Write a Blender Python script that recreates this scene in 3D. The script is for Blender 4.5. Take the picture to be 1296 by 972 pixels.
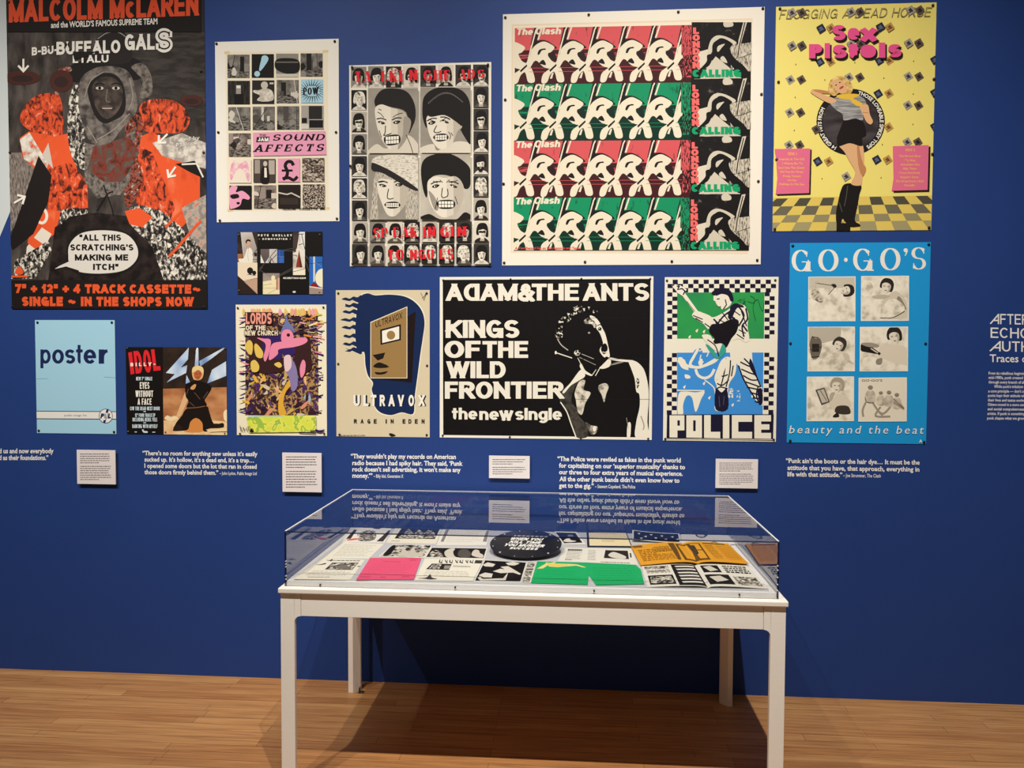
import bpy, bmesh, math, random
import numpy as np
from mathutils import Vector, Matrix

for _o in list(bpy.data.objects): bpy.data.objects.remove(_o)
SC = bpy.context.scene
COL = SC.collection
RND = random.Random(7)

# ------------------------------------------------------------------ camera, light, exposure
EYE = 1.5847          # lens height above the floor
WALL_Y = 3.7          # distance of the blue wall from the lens
FPX = 1000.0          # focal length in pixels of a 1296 px wide frame
CR = np.array([[0.9971635439850579, 0.07516383417822692, 0.003906991014499736],
               [0.006734340802339824, -0.03739923767690529, -0.9992777119875856],
               [-0.07496342575628007, 0.9964696157198243, -0.03779933525960912]])
cam = bpy.data.cameras.new('camera')
cam.sensor_fit = 'HORIZONTAL'; cam.sensor_width = 36.0; cam.lens = 36.0 * FPX / 1296.0
cam.clip_start = 0.05
cam_o = bpy.data.objects.new('camera', cam); COL.objects.link(cam_o)
_m = Matrix((CR[0], -CR[1], -CR[2])).transposed().to_4x4()
_m.translation = Vector((0, 0, EYE))
cam_o.matrix_world = _m
SC.camera = cam_o

SC.view_settings.view_transform = 'Standard'
SC.view_settings.look = 'None'
SC.view_settings.gamma = 1.0
SC.view_settings.use_curve_mapping = False
SC.view_settings.exposure = -0.1

world = bpy.data.worlds.new('gallery_ambience'); SC.world = world; world.use_nodes = True
world.node_tree.nodes['Background'].inputs[0].default_value = (1.0, 0.96, 0.92, 1)
world.node_tree.nodes['Background'].inputs[1].default_value = 0.07

def spot(name, loc, target, watts, angle, blend=0.6, radius=0.03, color=(1.0, 0.97, 0.92)):
    l = bpy.data.lights.new(name, 'SPOT'); l.energy = watts; l.spot_size = math.radians(angle)
    l.spot_blend = blend; l.shadow_soft_size = radius; l.color = color
    o = bpy.data.objects.new(name, l); COL.objects.link(o); o.location = loc
    o.rotation_euler = (Vector(target) - Vector(loc)).to_track_quat('-Z', 'Y').to_euler()
    return o
# the ceiling track: five gallery spotlights, 5 m up
spot('track_spotlight', (-3.40, .70, 5.0), (-2.80, 3.7, 1.6), 540, 50, 1.0)
spot('track_spotlight', (-1.97, .65, 5.0), (-1.70, 3.7, .85), 430, 60, 1.0)
spot('track_spotlight', (-1.49, .65, 5.0), (-.50, 3.7, 1.3), 300, 72, 1.0)
spot('track_spotlight', (-.09, .65, 5.0), (-.40, 3.7, 1.7), 60, 72, 1.0)
spot('track_spotlight', (.265, .65, 5.0), (1.05, 3.7, .65), 840, 72, 1.0)

# ------------------------------------------------------------------ colour and material helpers
def lin(v):
    v /= 255.0
    return v / 12.92 if v <= 0.04045 else ((v + 0.055) / 1.055) ** 2.4
def rgb(c):
    if isinstance(c, str):
        c = c.lstrip('#'); c = tuple(int(c[i:i+2], 16) for i in (0, 2, 4))
    return tuple(lin(v) for v in c) + (1.0,)
_mats = {}
def mat(c, rough=0.6, spec=0.12, metal=0.0):
    if isinstance(c, bpy.types.Material): return c
    key = (c, rough, spec, metal)
    if key in _mats: return _mats[key]
    m = bpy.data.materials.new('printed_ink'); m.use_nodes = True
    b = m.node_tree.nodes['Principled BSDF']
    b.inputs['Base Color'].default_value = rgb(c)
    b.inputs['Roughness'].default_value = rough
    b.inputs['Specular IOR Level'].default_value = spec
    b.inputs['Metallic'].default_value = metal
    _mats[key] = m
    return m
def mott(cols, scale=80, lo=0.4, hi=0.6, detail=4, stretch=(1, 1, 1), seed=0, const=False, rough=0.6, dist=0.0, spec=0.12):
    """noise mixed through a colour ramp: screened photographs, grain, splatter"""
    key = ('mott', tuple(cols), scale, lo, hi, detail, stretch, seed, const, rough, dist)
    if key in _mats: return _mats[key]
    m = bpy.data.materials.new('printed_grain'); m.use_nodes = True
    nt = m.node_tree; b = nt.nodes['Principled BSDF']
    tc = nt.nodes.new('ShaderNodeTexCoord'); mp = nt.nodes.new('ShaderNodeMapping')
    nt.links.new(tc.outputs['Object'], mp.inputs[0]); mp.inputs['Scale'].default_value = stretch
    n = nt.nodes.new('ShaderNodeTexNoise'); n.noise_dimensions = '4D'; n.inputs['W'].default_value = seed * 3.7
    n.inputs['Scale'].default_value = scale; n.inputs['Detail'].default_value = detail; n.inputs['Distortion'].default_value = dist
    nt.links.new(mp.outputs[0], n.inputs['Vector'])
    r = nt.nodes.new('ShaderNodeValToRGB'); nt.links.new(n.outputs[0], r.inputs[0])
    el = r.color_ramp.elements; k = len(cols)
    while len(el) < k: el.new(0.5)
    for i, c in enumerate(cols):
        el[i].position = lo + (hi - lo) * i / max(1, k - 1)
    for i, c in enumerate(cols): el[i].color = rgb(c)
    if const: r.color_ramp.interpolation = 'CONSTANT'
    nt.links.new(r.outputs[0], b.inputs['Base Color'])
    b.inputs['Roughness'].default_value = rough; b.inputs['Specular IOR Level'].default_value = spec
    _mats[key] = m
    return m

# ------------------------------------------------------------------ object helpers
def obj(name, bm, m=None, parent=None):
    me = bpy.data.meshes.new(name); bm.to_mesh(me); bm.free()
    if m is not None:
        for x in (m if isinstance(m, (list, tuple)) else [m]): me.materials.append(mat(x))
    o = bpy.data.objects.new(name, me); COL.objects.link(o)
    if parent is not None: o.parent = parent
    return o
def empty(name, loc, rz=0.0):
    o = bpy.data.objects.new(name, None); COL.objects.link(o); o.location = loc; o.rotation_euler = (0, 0, rz)
    return o
def tag(o, label=None, cat=None, group=None, kind=None):
    if label: o['label'] = label
    if cat: o['category'] = cat
    if group: o['group'] = group
    if kind: o['kind'] = kind
    return o
def box(bm, x0, y0, z0, x1, y1, z1, bevel=0.0, mi=0):
    vs = [bm.verts.new(p) for p in ((x0,y0,z0),(x1,y0,z0),(x1,y1,z0),(x0,y1,z0),(x0,y0,z1),(x1,y0,z1),(x1,y1,z1),(x0,y1,z1))]
    fs = [bm.faces.new([vs[i] for i in f]) for f in ((3,2,1,0),(4,5,6,7),(0,1,5,4),(1,2,6,5),(2,3,7,6),(3,0,4,7))]
    for f in fs: f.material_index = mi
    if bevel:
        es = list({e for f in fs for e in f.edges})
        bmesh.ops.bevel(bm, geom=es, offset=bevel, segments=2, affect='EDGES', profile=0.5)
    return fs

# ------------------------------------------------------------------ pixel of the photograph -> point of the wall / of the case floor
def _ray(u, v):
    return np.array([(u - 648) / FPX, (v - 486) / FPX, 1.0]) @ CR
def on_wall(u, v):
    d = _ray(u, v); t = WALL_Y / d[1]
    return d[0] * t, d[2] * t + EYE
DECK_Z = 0.773; DECK_BACK = 3.592
def on_deck(u, v, z=DECK_Z):
    d = _ray(u, v); t = (z - EYE) / d[2]
    return d[0] * t, d[1] * t

# ------------------------------------------------------------------ stroke lettering
def A(cx, cy, rx, ry, a0, a1, n=0):
    n = n or max(3, int(abs(a1 - a0) / 15))
    return [(cx + rx * math.cos(math.radians(a0 + (a1 - a0) * i / n)), cy + ry * math.sin(math.radians(a0 + (a1 - a0) * i / n))) for i in range(n + 1)]
_bowlP = [(0,1),(.6,1)] + A(.6,.74,.4,.26,90,-90) + [(0,.48)]
_S = A(.5,.75,.5,.25,25,270) + A(.5,.25,.5,.25,90,-155)[1:]
GL = {
'A':(.8,[[(0,0),(.5,1)],[(1,0),(.5,1)],[(.2,.28),(.8,.28)]]),
'\u00c4':(.95,[[(1,0),(1,1)],[(1,1),(0,0)],[(.42,.33),(1,.33)]]),
'B':(.72,[[(0,0),(0,1)],[(0,1),(.55,1)]+A(.55,.76,.38,.24,90,-90)+[(0,.52)],[(0,.52),(.6,.52)]+A(.6,.26,.4,.26,90,-90)+[(0,0)]]),
'C':(.76,[A(.5,.5,.5,.5,40,320)]),
'D':(.76,[[(0,0),(0,1)],[(0,1),(.45,1)]+A(.45,.5,.55,.5,90,-90)+[(0,0)]]),
'E':(.66,[[(0,0),(0,1)],[(0,1),(1,1)],[(0,.52),(.9,.52)],[(0,0),(1,0)]]),
'F':(.62,[[(0,0),(0,1)],[(0,1),(1,1)],[(0,.5),(.88,.5)]]),
'G':(.8,[A(.5,.5,.5,.5,40,350),[(.55,.44),(1,.44)],[(1,.44),(1,0)]]),
'H':(.74,[[(0,0),(0,1)],[(1,0),(1,1)],[(0,.52),(1,.52)]]),
'I':(0,[[(.5,0),(.5,1)]]),
'J':(.6,[[(1,1),(1,.3)]+A(.5,.3,.5,.3,0,-180)]),
'K':(.76,[[(0,0),(0,1)],[(.05,.4),(1,1)],[(.35,.62),(1,0)]]),
'L':(.6,[[(0,0),(0,1)],[(0,0),(1,0)]]),
'M':(.92,[[(0,0),(0,1)],[(0,1),(.5,.08)],[(.5,.08),(1,1)],[(1,0),(1,1)]]),
'N':(.76,[[(0,0),(0,1)],[(0,1),(1,0)],[(1,0),(1,1)]]),
'O':(.8,[A(.5,.5,.5,.5,0,360)]),
'P':(.7,[[(0,0),(0,1)],_bowlP]),
'R':(.74,[[(0,0),(0,1)],_bowlP,[(.5,.48),(1,0)]]),
'S':(.7,[_S]),
'T':(.7,[[(.5,0),(.5,1)],[(0,1),(1,1)]]),
'U':(.74,[[(0,1),(0,.36)]+A(.5,.36,.5,.36,180,360)+[(1,1)]]),
'V':(.76,[[(0,1),(.5,0)],[(1,1),(.5,0)]]),
'W':(1.1,[[(0,1),(.25,0)],[(.5,1),(.25,0)],[(.5,1),(.75,0)],[(1,1),(.75,0)]]),
'X':(.76,[[(0,0),(1,1)],[(0,1),(1,0)]]),
'Y':(.76,[[(0,1),(.5,.45)],[(1,1),(.5,.45)],[(.5,0),(.5,.45)]]),
'&':(.78,[[(1,0),(.3,.66)],A(.48,.8,.22,.2,215,-45),[(.64,.64),(.14,.4)],A(.4,.25,.4,.25,140,310),[(.62,.05),(1,.45)]]),
'1':(.4,[[(1,0),(1,1)],[(1,.98),(.2,.74)]]),
'2':(.64,[A(.5,.7,.5,.3,165,-30)+[(0,0)],[(0,0),(1,0)]]),
'4':(.68,[[(.75,0),(.75,1)],[(.75,1),(0,.3)],[(0,.3),(1,.3)]]),
'7':(.62,[[(0,1),(1,1)],[(1,1),(.4,0)]]),
'+':(.66,[[(.5,.15),(.5,.75)],[(0,.45),(1,.45)]]),
'-':(.4,[[(0,.42),(1,.42)]]),
'~':(.9,[[(0,.36),(.2,.55),(.38,.55),(.62,.36),(.8,.36),(1,.55)]]),
'.':(0,[[(.5,0),(.5,.02)]]),
'\u00b7':(0,[[(.5,.42),(.5,.5)]]),
"'":(0,[[(.5,.8),(.5,1)]]),
'"':(.42,[[(0,.75),(0,1)],[(1,.75),(1,1)]]),
' ':(.3,[]),
'a':(.6,[A(.5,.68,.5,.32,155,0)+[(1,0)],A(.46,.29,.46,.29,0,360)]),
'c':(.6,[A(.5,.5,.5,.5,45,315)]),
'd':(.64,[A(.5,.5,.5,.5,0,360),[(1,9),(1,0)]]),
'e':(.63,[A(.5,.5,.5,.5,0,320),[(.02,.48),(1,.48)]]),
'g':(.64,[A(.5,.5,.5,.5,0,360),[(1,1),(1,-.1)]+A(.5,-.1,.5,.36,0,-150)]),
'h':(.62,[[(0,9),(0,0)],A(.5,.55,.5,.45,175,0)+[(1,0)]]),
'i':(0,[[(.5,1),(.5,0)],[(.5,8),(.5,9)]]),
'l':(0,[[(.5,9),(.5,0)]]),
'n':(.62,[[(0,1),(0,0)],A(.5,.55,.5,.45,175,0)+[(1,0)]]),
'o':(.64,[A(.5,.5,.5,.5,0,360)]),
'p':(.64,[[(0,1),(0,-9)],A(.5,.5,.5,.5,0,360)]),
'r':(.42,[[(0,1),(0,0)],A(.9,.45,.9,.55,180,88)]),
's':(.58,[_S]),
't':(.42,[[(.42,1.4),(.42,.25)]+A(.85,.22,.43,.22,180,270),[(0,1),(1,1)]]),
'u':(.62,[[(0,1),(0,.4)]+A(.5,.4,.5,.4,180,360),[(1,1),(1,0)]]),
'w':(.9,[[(0,1),(.25,0)],[(.5,1),(.25,0)],[(.5,1),(.75,0)],[(1,1),(.75,0)]]),
'x':(.62,[[(0,0),(1,1)],[(0,1),(1,0)]]),
}
XH = 0.74
def clip_poly(pts, poly):
    """Sutherland-Hodgman of pts against a convex counter-clockwise polygon"""
    out = pts
    n = len(poly)
    for i in range(n):
        a, b = poly[i], poly[(i + 1) % n]
        ex, ey = b[0] - a[0], b[1] - a[1]
        inp, out = out, []
        if not inp: return []
        sd = [ex * (p[1] - a[1]) - ey * (p[0] - a[0]) for p in inp]
        for k in range(len(inp)):
            p, q = inp[k - 1], inp[k]; sp, sq = sd[k - 1], sd[k]
            if (sp >= 0) != (sq >= 0):
                t = sp / (sp - sq); out.append((p[0] + (q[0] - p[0]) * t, p[1] + (q[1] - p[1]) * t))
            if sq >= 0: out.append(q)
    return out
def strip(path, half):
    """quads along a polyline; half(dx, dy) gives the half width for a direction"""
    n = len(path); L, R_ = [], []
    closed = n > 3 and abs(path[0][0] - path[-1][0]) < 1e-6 and abs(path[0][1] - path[-1][1]) < 1e-6
    seg = []
    for i in range(n - 1):
        dx, dy = path[i+1][0] - path[i][0], path[i+1][1] - path[i][1]; l = math.hypot(dx, dy) or 1e-9
        seg.append((dx / l, dy / l))
    for i in range(n):
        a = seg[i-1] if i > 0 else (seg[-1] if closed else seg[0])
        b = seg[i] if i < n - 1 else (seg[0] if closed else seg[-1])
        tx, ty = a[0] + b[0], a[1] + b[1]; l = math.hypot(tx, ty)
        if l < 0.3: tx, ty, l = b[0], b[1], 1.0
        tx /= l; ty /= l
        c = max(0.6, tx * a[0] + ty * a[1])
        h = half(tx, ty) / c
        L.append((path[i][0] - ty * h, path[i][1] + tx * h)); R_.append((path[i][0] + ty * h, path[i][1] - tx * h))
    return [[R_[i], R_[i+1], L[i+1], L[i]] for i in range(n - 1)]
def lettering(s, w=.2, h=None, serif=0.0, track=0.1, diag=False, wide=1.0, mirror=()):
    """-> polygons in cap-height units and the total width"""
    wv, wh = w, (h or w)
    hx, hy = wv / 2, wh / 2
    x = 0.0; out = []
    for ci, ch in enumerate(s):
        W, st = GL.get(ch, GL.get(ch.upper(), GL[' ']))
        W = max(W * wide, wv)
        if ch == ' ':
            x += W + track; continue
        low = ch.islower()
        H = XH if low else 1.0
        def mp(p):
            if p[1] >= 7: y = 1 - hy - (9 - p[1]) * .08
            elif p[1] <= -7: y = -.24 + hy
            else: y = hy + p[1] * (H - 2 * hy)
            u = 1 - p[0] if ci in mirror else p[0]
            return (x + hx + u * (W - 2 * hx), y)
        ends = [p for q in st for p in (q[0], q[-1])]; g0 = len(out)
        for path in st:
            q = [mp(p) for p in path]
            closed = path[0] == path[-1] or (len(path) > 4 and math.hypot(path[0][0]-path[-1][0], path[0][1]-path[-1][1]) < 1e-6)
            straight = len(path) == 2
            dgl = straight and path[0][0] != path[1][0] and path[0][1] != path[1][1]
            def half(dx, dy):
                t = hy + (hx - hy) * abs(dy) ** 1.5
                if diag and dgl and dx * dy > 0: t = hy
                return t
            if not closed:
                for e in (0, -1):
                    a, b = (q[0], q[1]) if e == 0 else (q[-1], q[-2])
                    dx, dy = a[0] - b[0], a[1] - b[1]; l = math.hypot(dx, dy) or 1e-9
                    if abs(dx) < 1e-6: ex = hy
                    elif abs(dy) < 1e-6: ex = 0 if serif else hx
                    elif straight: ex = 1.3 * hx
                    else: ex = 0
                    q[e] = (a[0] + dx / l * ex, a[1] + dy / l * ex)
                    pe = path[e]
                    if serif and pe[1] in (0, 1) and ends.count(pe) == 1 and straight and abs(dy) > 1e-6:
                        yy = mp(pe)[1]
                        out.append([(a[0]-hx-serif, yy-hy), (a[0]+hx+serif, yy-hy), (a[0]+hx+serif, yy+hy), (a[0]-hx-serif, yy+hy)])
                    if serif and abs(dy) < 1e-6 and pe[1] in (0, 1) and ends.count(pe) == 1:
                        yy = mp(pe)[1]; sg = 1 if pe[1] == 0 else -1
                        out.append([(a[0]-wh*1.4, yy-hy*sg), (a[0]+wh*.3, yy-hy*sg), (a[0]+wh*.3, yy+sg*.3), (a[0]-wh*.2, yy+sg*.3)])
                    if serif and len(path) > 8 and ch in 'SCGs':
                        out.append([(a[0]-wh*.5, a[1]-.12), (a[0]+wh*.5, a[1]-.12), (a[0]+wh*.5, a[1]+.12), (a[0]-wh*.5, a[1]+.12)])
            lo_, hi_ = (-.26, 1.0) if low else (0.0, 1.0)
            for f in strip(q, half):
                f = clip_poly(f, [(-9, lo_), (99, lo_), (99, hi_), (-9, hi_)])
                if len(f) > 2: out.append(f)
        for i in range(g0, len(out)): out[i] = (i - g0, out[i])
        x += W + track
    return out, x - track

_tc = bpy.data.curves.new('type', 'FONT'); _tc.resolution_u = 2
_to = bpy.data.objects.new('type', _tc); COL.objects.link(_to)
def typeset(s, off=0.0, spacing=1.0):
    """outline lettering with the built-in typeface -> polygons, width, in cap-height units"""
    res = []
    for body in (s, 'H'):
        _tc.body = body; _tc.offset = off; _tc.space_character = spacing
        bpy.context.view_layer.update()
        e = _to.evaluated_get(bpy.context.evaluated_depsgraph_get())
        me = e.to_mesh()
        v = [(p.co.x, p.co.y) for p in me.vertices]; fs = [[v[i] for i in p.vertices] for p in me.polygons]
        e.to_mesh_clear(); res.append((v, fs))
    k = max(p[1] for p in res[1][0])
    x0 = min(p[0] for p in res[0][0]); x1 = max(p[0] for p in res[0][0])
    return [[((p[0] - x0) / k, p[1] / k) for p in f] for f in res[0][1]], (x1 - x0) / k

# ------------------------------------------------------------------ printed sheets
STEP = 0.000025
PIN = mat('15110f', .35, .5)
def smooth(pts, n=4):
    out = []; k = len(pts)
    for i in range(k):
        p0, p1, p2, p3 = pts[i-1], pts[i], pts[(i+1) % k], pts[(i+2) % k]
        for j in range(n):
            t = j / n
            out.append(tuple(.5 * (2*p1[a] + (p2[a]-p0[a])*t + (2*p0[a]-5*p1[a]+4*p2[a]-p3[a])*t*t + (3*p1[a]-p0[a]-3*p2[a]+p3[a])*t**3) for a in (0, 1)))
    return out
def pts_of(s):
    if not isinstance(s, str): return list(s)
    return [tuple(float(v) for v in p.split(',')) for p in s.split()]
class Sheet:
    """one sheet of paper or lettering, drawn in pixels of a crop of the photograph and laid on its plane in metres"""
    def __init__(s, name, corners, paper, plane='wall', thick=0.0012, z=None, crop=(0, 0, 1), lift=0.0015, square=None):
        s.name = name; s.plane = plane; s.thick = thick; s.z = DECK_Z if z is None else z; s.lift = lift
        s.bm = bmesh.new(); s.mats = []; s.k = 0; s.mc = 0; s.auto = True; s.win = None; s.pins = []; s.crop = crop
        w = [on_wall(*c) if plane == 'wall' else on_deck(c[0], c[1], s.z) for c in corners]
        if plane != 'wall': w = [(a, min(b, DECK_BACK)) for a, b in w]
        if plane == 'wall':
            x0 = (w[0][0]+w[3][0])/2; x1 = (w[1][0]+w[2][0])/2; z1 = (w[0][1]+w[1][1])/2; z0 = (w[2][1]+w[3][1])/2
            w = [(x0, z1), (x1, z1), (x1, z0), (x0, z0)]
        s.o = ((w[2][0]+w[3][0])/2, (w[2][1]+w[3][1])/2)
        s.quad = [(p[0]-s.o[0], p[1]-s.o[1]) for p in (w[3], w[2], w[1], w[0])]   # counter-clockwise from lower left
        s.paper = paper
        if paper is not None:
            mi = s.mi(paper); q = s.quad; t = thick
            lo = [s.bm.verts.new((p[0], p[1], 0)) for p in q]; hi = [s.bm.verts.new((p[0], p[1], t)) for p in q]
            fs = [s.bm.faces.new(lo[::-1]), s.bm.faces.new(hi)] + [s.bm.faces.new((lo[i], lo[(i+1)%4], hi[(i+1)%4], hi[i])) for i in range(4)]
            for f in fs: f.material_index = mi
    def c(s, x, y, k): s.crop = (x, y, k); return s
    def mi(s, m):
        m = mat(m)
        if m not in s.mats: s.mats.append(m)
        return s.mats.index(m)
    def m(s, p):
        u, v = s.crop[0] + p[0] / s.crop[2], s.crop[1] + p[1] / s.crop[2]
        a = on_wall(u, v) if s.plane == 'wall' else on_deck(u, v, s.z)
        return (a[0] - s.o[0], a[1] - s.o[1])
    def face(s, loc, mi, dz=0.0):
        q = loc
        if not s.auto and not dz: s.mc = (s.mc + 1) % 8; dz = s.mc * 2.5e-6
        ar = sum(q[i-1][0]*q[i][1] - q[i][0]*q[i-1][1] for i in range(len(q)))
        if ar < 0: q = q[::-1]
        if s.paper is not None: q = clip_poly(q, s.quad)
        if s.win and q: q = clip_poly(q, s.win)
        r = []
        for p in q:
            if not r or math.hypot(p[0]-r[-1][0], p[1]-r[-1][1]) > 1e-6: r.append(p)
        if len(r) > 2 and math.hypot(r[0][0]-r[-1][0], r[0][1]-r[-1][1]) < 1e-6: r.pop()
        if len(r) < 3: return
        z = s.thick + STEP * s.k + dz
        f = s.bm.faces.new([s.bm.verts.new((p[0], p[1], z)) for p in r]); f.material_index = mi
    def up(s, n=1): s.k += n; return s
    def _n(s):
        if s.auto: s.k += 1
    def poly(s, p, col):
        s._n(); s.face([s.m(q) for q in pts_of(p)], s.mi(col)); return s
    def blob(s, p, col, n=4): return s.poly(smooth(pts_of(p), n), col)
    def rect(s, x0, y0, x1, y1, col, dy=0): return s.poly([(x0, y0), (x1, y0+dy), (x1, y1+dy), (x0, y1)], col)
    def ell(s, cx, cy, rx, ry, col, rot=0, n=20, a0=0, a1=360):
        c_, s_ = math.cos(math.radians(rot)), math.sin(math.radians(rot))
        return s.poly([(cx + x*c_ - y*s_, cy + x*s_ + y*c_) for x, y in A(0, 0, rx, ry, a0, a1, n)[:n + (a1 - a0 < 360)]], col)
    def line(s, p, w, col, sm=False, taper=0):
        s._n(); q = pts_of(p); mi = s.mi(col)
        if sm and len(q) > 2:
            k = smooth([q[0]] + q + [q[-1]], 4); q = k[4:-8] + [q[-1]] if len(k) > 12 else q
        for i, f in enumerate(strip(q, lambda a, b: w / 2)): s.face([s.m(v) for v in f], mi, 1e-6 + (i % 5) * 2.5e-6)
        return s
    def lines(s, ls, w, col, sm=False):
        for l in ls.split('|'): s.line(l.strip(), w, col, sm)
        return s
    def window(s, x0, y0, x1, y1):
        s.win = [s.m(p) for p in ((x0, y1), (x1, y1), (x1, y0), (x0, y0))]; return s
    def nowin(s): s.win = None; return s
    def put(s, faces, W, b, col, dy=0, shear=0, fn=None):
        s._n(); mi = s.mi(col); x0, y0, x1, y1 = b; H = y1 - y0
        top = 0
        for f in faces:
            q = []; dz = 1e-6
            if isinstance(f, tuple): dz += f[0] * 3e-6; top = max(top, f[0]); f = f[1]
            for x, y in f:
                if fn: q.append(s.m(fn(x / W, y)))
                else:
                    u = x / W
                    q.append(s.m((x0 + u * (x1 - x0) + shear * H * y, y1 - y * H + dy * u)))
            s.face(q, mi, dz)
        s.k += int(top * 3e-6 / STEP) + (top > 0)
        return s
    def txt(s, t, x0, y0, x1, y1, col, w=.2, dy=0, shear=0, fn=None, **k):
        f, W = lettering(t, w, **k); return s.put(f, W, (x0, y0, x1, y1), col, dy, shear, fn)
    def ft(s, t, x0, y0, x1, y1, col, off=0.0, dy=0, shear=0, sp=1.0, fn=None):
        f, W = typeset(t, off, sp); return s.put(f, W, (x0, y0, x1, y1), col, dy, shear, fn)
    def greek(s, x0, y0, x1, y1, n, col, h=.45, seed=1, last=.6, word=14):
        """lines of type too small to read: a row of word-long dashes per line"""
        r = random.Random(seed); a = s.auto; s._n(); s.auto = False
        lh = (y1 - y0) / n
        for i in range(n):
            x = x0; xe = x0 + (x1 - x0) * (last if i == n - 1 else r.uniform(.9, 1))
            while x < xe - 2:
                w = min(xe - x, r.uniform(.4, 1.5) * word); s.rect(x, y0 + i*lh, x + w, y0 + i*lh + lh*h, col); x += w + word*.22
        s.auto = a; return s
    def pin(s, *pp, r=0.0062, col=None):
        for p in pp: s.pins.append((s.m(p), r, col))
        return s
    def done(s, label, cat, group=None):
        bmesh.ops.recalc_face_normals(s.bm, faces=[f for f in s.bm.faces if len(f.verts) < 0])
        o = obj(s.name, s.bm, s.mats)
        if s.plane == 'wall':
            o.location = (s.o[0], WALL_Y - s.lift, s.o[1]); o.rotation_euler = (math.pi / 2, 0, 0)
        else: o.location = (s.o[0], s.o[1], s.z)
        tag(o, label, cat, group)
        for p, r, col in s.pins:
            bm = bmesh.new()
            prof = [(r, 0), (r, .0012), (r*.92, .0022), (r*.6, .0042), (r*.25, .005)]
            rings = [[bm.verts.new((p[0] + a*math.cos(t*math.pi/6), p[1] + a*math.sin(t*math.pi/6), s.thick + s.k*STEP*.5 + h)) for t in range(12)] for a, h in prof]
            for a, b in zip(rings, rings[1:]):
                for i in range(12): bm.faces.new((a[i], a[(i+1)%12], b[(i+1)%12], b[i]))
            bm.faces.new(rings[-1])
            obj('pin', bm, col or PIN, o)
        return o

# ------------------------------------------------------------------ the room
def wall_paint():
    m = bpy.data.materials.new('blue_wall_paint'); m.use_nodes = True; nt = m.node_tree; b = nt.nodes['Principled BSDF']
    tc = nt.nodes.new('ShaderNodeTexCoord'); n = nt.nodes.new('ShaderNodeTexNoise'); n.inputs['Scale'].default_value = 1.3; n.inputs['Detail'].default_value = 3
    nt.links.new(tc.outputs['Object'], n.inputs['Vector'])
    r = nt.nodes.new('ShaderNodeValToRGB'); nt.links.new(n.outputs[0], r.inputs[0])
    r.color_ramp.elements[0].position = .3; r.color_ramp.elements[1].position = .7
    r.color_ramp.elements[0].color = WALL_C0; r.color_ramp.elements[1].color = WALL_C1
    nt.links.new(r.outputs[0], b.inputs['Base Color']); b.inputs['Roughness'].default_value = .55; b.inputs['Specular IOR Level'].default_value = .2
    n2 = nt.nodes.new('ShaderNodeTexNoise'); n2.inputs['Scale'].default_value = 260; n2.inputs['Detail'].default_value = 2
    nt.links.new(tc.outputs['Object'], n2.inputs['Vector'])
    bu = nt.nodes.new('ShaderNodeBump'); bu.inputs['Strength'].default_value = .12; bu.inputs['Distance'].default_value = .0015
    nt.links.new(n2.outputs[0], bu.inputs['Height']); nt.links.new(bu.outputs[0], b.inputs['Normal'])
    return m
def floor_wood():
    m = bpy.data.materials.new('oak_strip_floor'); m.use_nodes = True; nt = m.node_tree; b = nt.nodes['Principled BSDF']
    N = nt.nodes.new; lk = nt.links.new
    tc = N('ShaderNodeTexCoord'); mp = N('ShaderNodeMapping'); lk(tc.outputs['Object'], mp.inputs[0])
    mp.inputs['Location'].default_value = (.31, .03, 0)
    br = N('ShaderNodeTexBrick'); lk(mp.outputs[0], br.inputs['Vector'])
    br.offset = .37; br.offset_frequency = 2; br.squash = 1.35; br.squash_frequency = 3
    br.inputs['Scale'].default_value = 1.0; br.inputs['Brick Width'].default_value = .95; br.inputs['Row Height'].default_value = .058
    br.inputs['Mortar Size'].default_value = .0009; br.inputs['Mortar Smooth'].default_value = .3; br.inputs['Bias'].default_value = 0
    br.inputs['Color1'].default_value = rgb((206, 153, 97)); br.inputs['Color2'].default_value = rgb((183, 127, 76)); br.inputs['Mortar'].default_value = rgb((92, 58, 32))
    mp2 = N('ShaderNodeMapping'); lk(tc.outputs['Object'], mp2.inputs[0]); mp2.inputs['Scale'].default_value = (1.6, 34, 1)
    n = N('ShaderNodeTexNoise'); lk(mp2.outputs[0], n.inputs['Vector']); n.inputs['Scale'].default_value = 2.2; n.inputs['Detail'].default_value = 7; n.inputs['Distortion'].default_value = .6
    r = N('ShaderNodeValToRGB'); lk(n.outputs[0], r.inputs[0])
    r.color_ramp.elements[0].position = .33; r.color_ramp.elements[0].color = (.66, .6, .54, 1); r.color_ramp.elements[1].position = .62; r.color_ramp.elements[1].color = (1.04, 1.03, 1.02, 1)
    mx = N('ShaderNodeMix'); mx.data_type = 'RGBA'; mx.blend_type = 'MULTIPLY'; mx.inputs[0].default_value = .85
    lk(br.outputs[0], mx.inputs[6]); lk(r.outputs[0], mx.inputs[7])
    lk(mx.outputs[2], b.inputs['Base Color']); b.inputs['Roughness'].default_value = .42; b.inputs['Specular IOR Level'].default_value = .35
    bu = N('ShaderNodeBump'); bu.inputs['Strength'].default_value = .2; bu.inputs['Distance'].default_value = .001; bu.invert = True
    lk(br.outputs['Fac'], bu.inputs['Height']); lk(bu.outputs[0], b.inputs['Normal'])
    return m
WALL_C0 = rgb((33, 60, 121)); WALL_C1 = rgb((36, 63, 124))
bm = bmesh.new(); box(bm, -6, WALL_Y, 0, 6, WALL_Y + .15, 4.4); tag(obj('wall_back', bm, wall_paint()), kind='structure')
bm = bmesh.new(); box(bm, -6, -3, -.1, 6, WALL_Y + .15, 0); tag(obj('floor', bm, floor_wood()), kind='structure')

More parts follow.
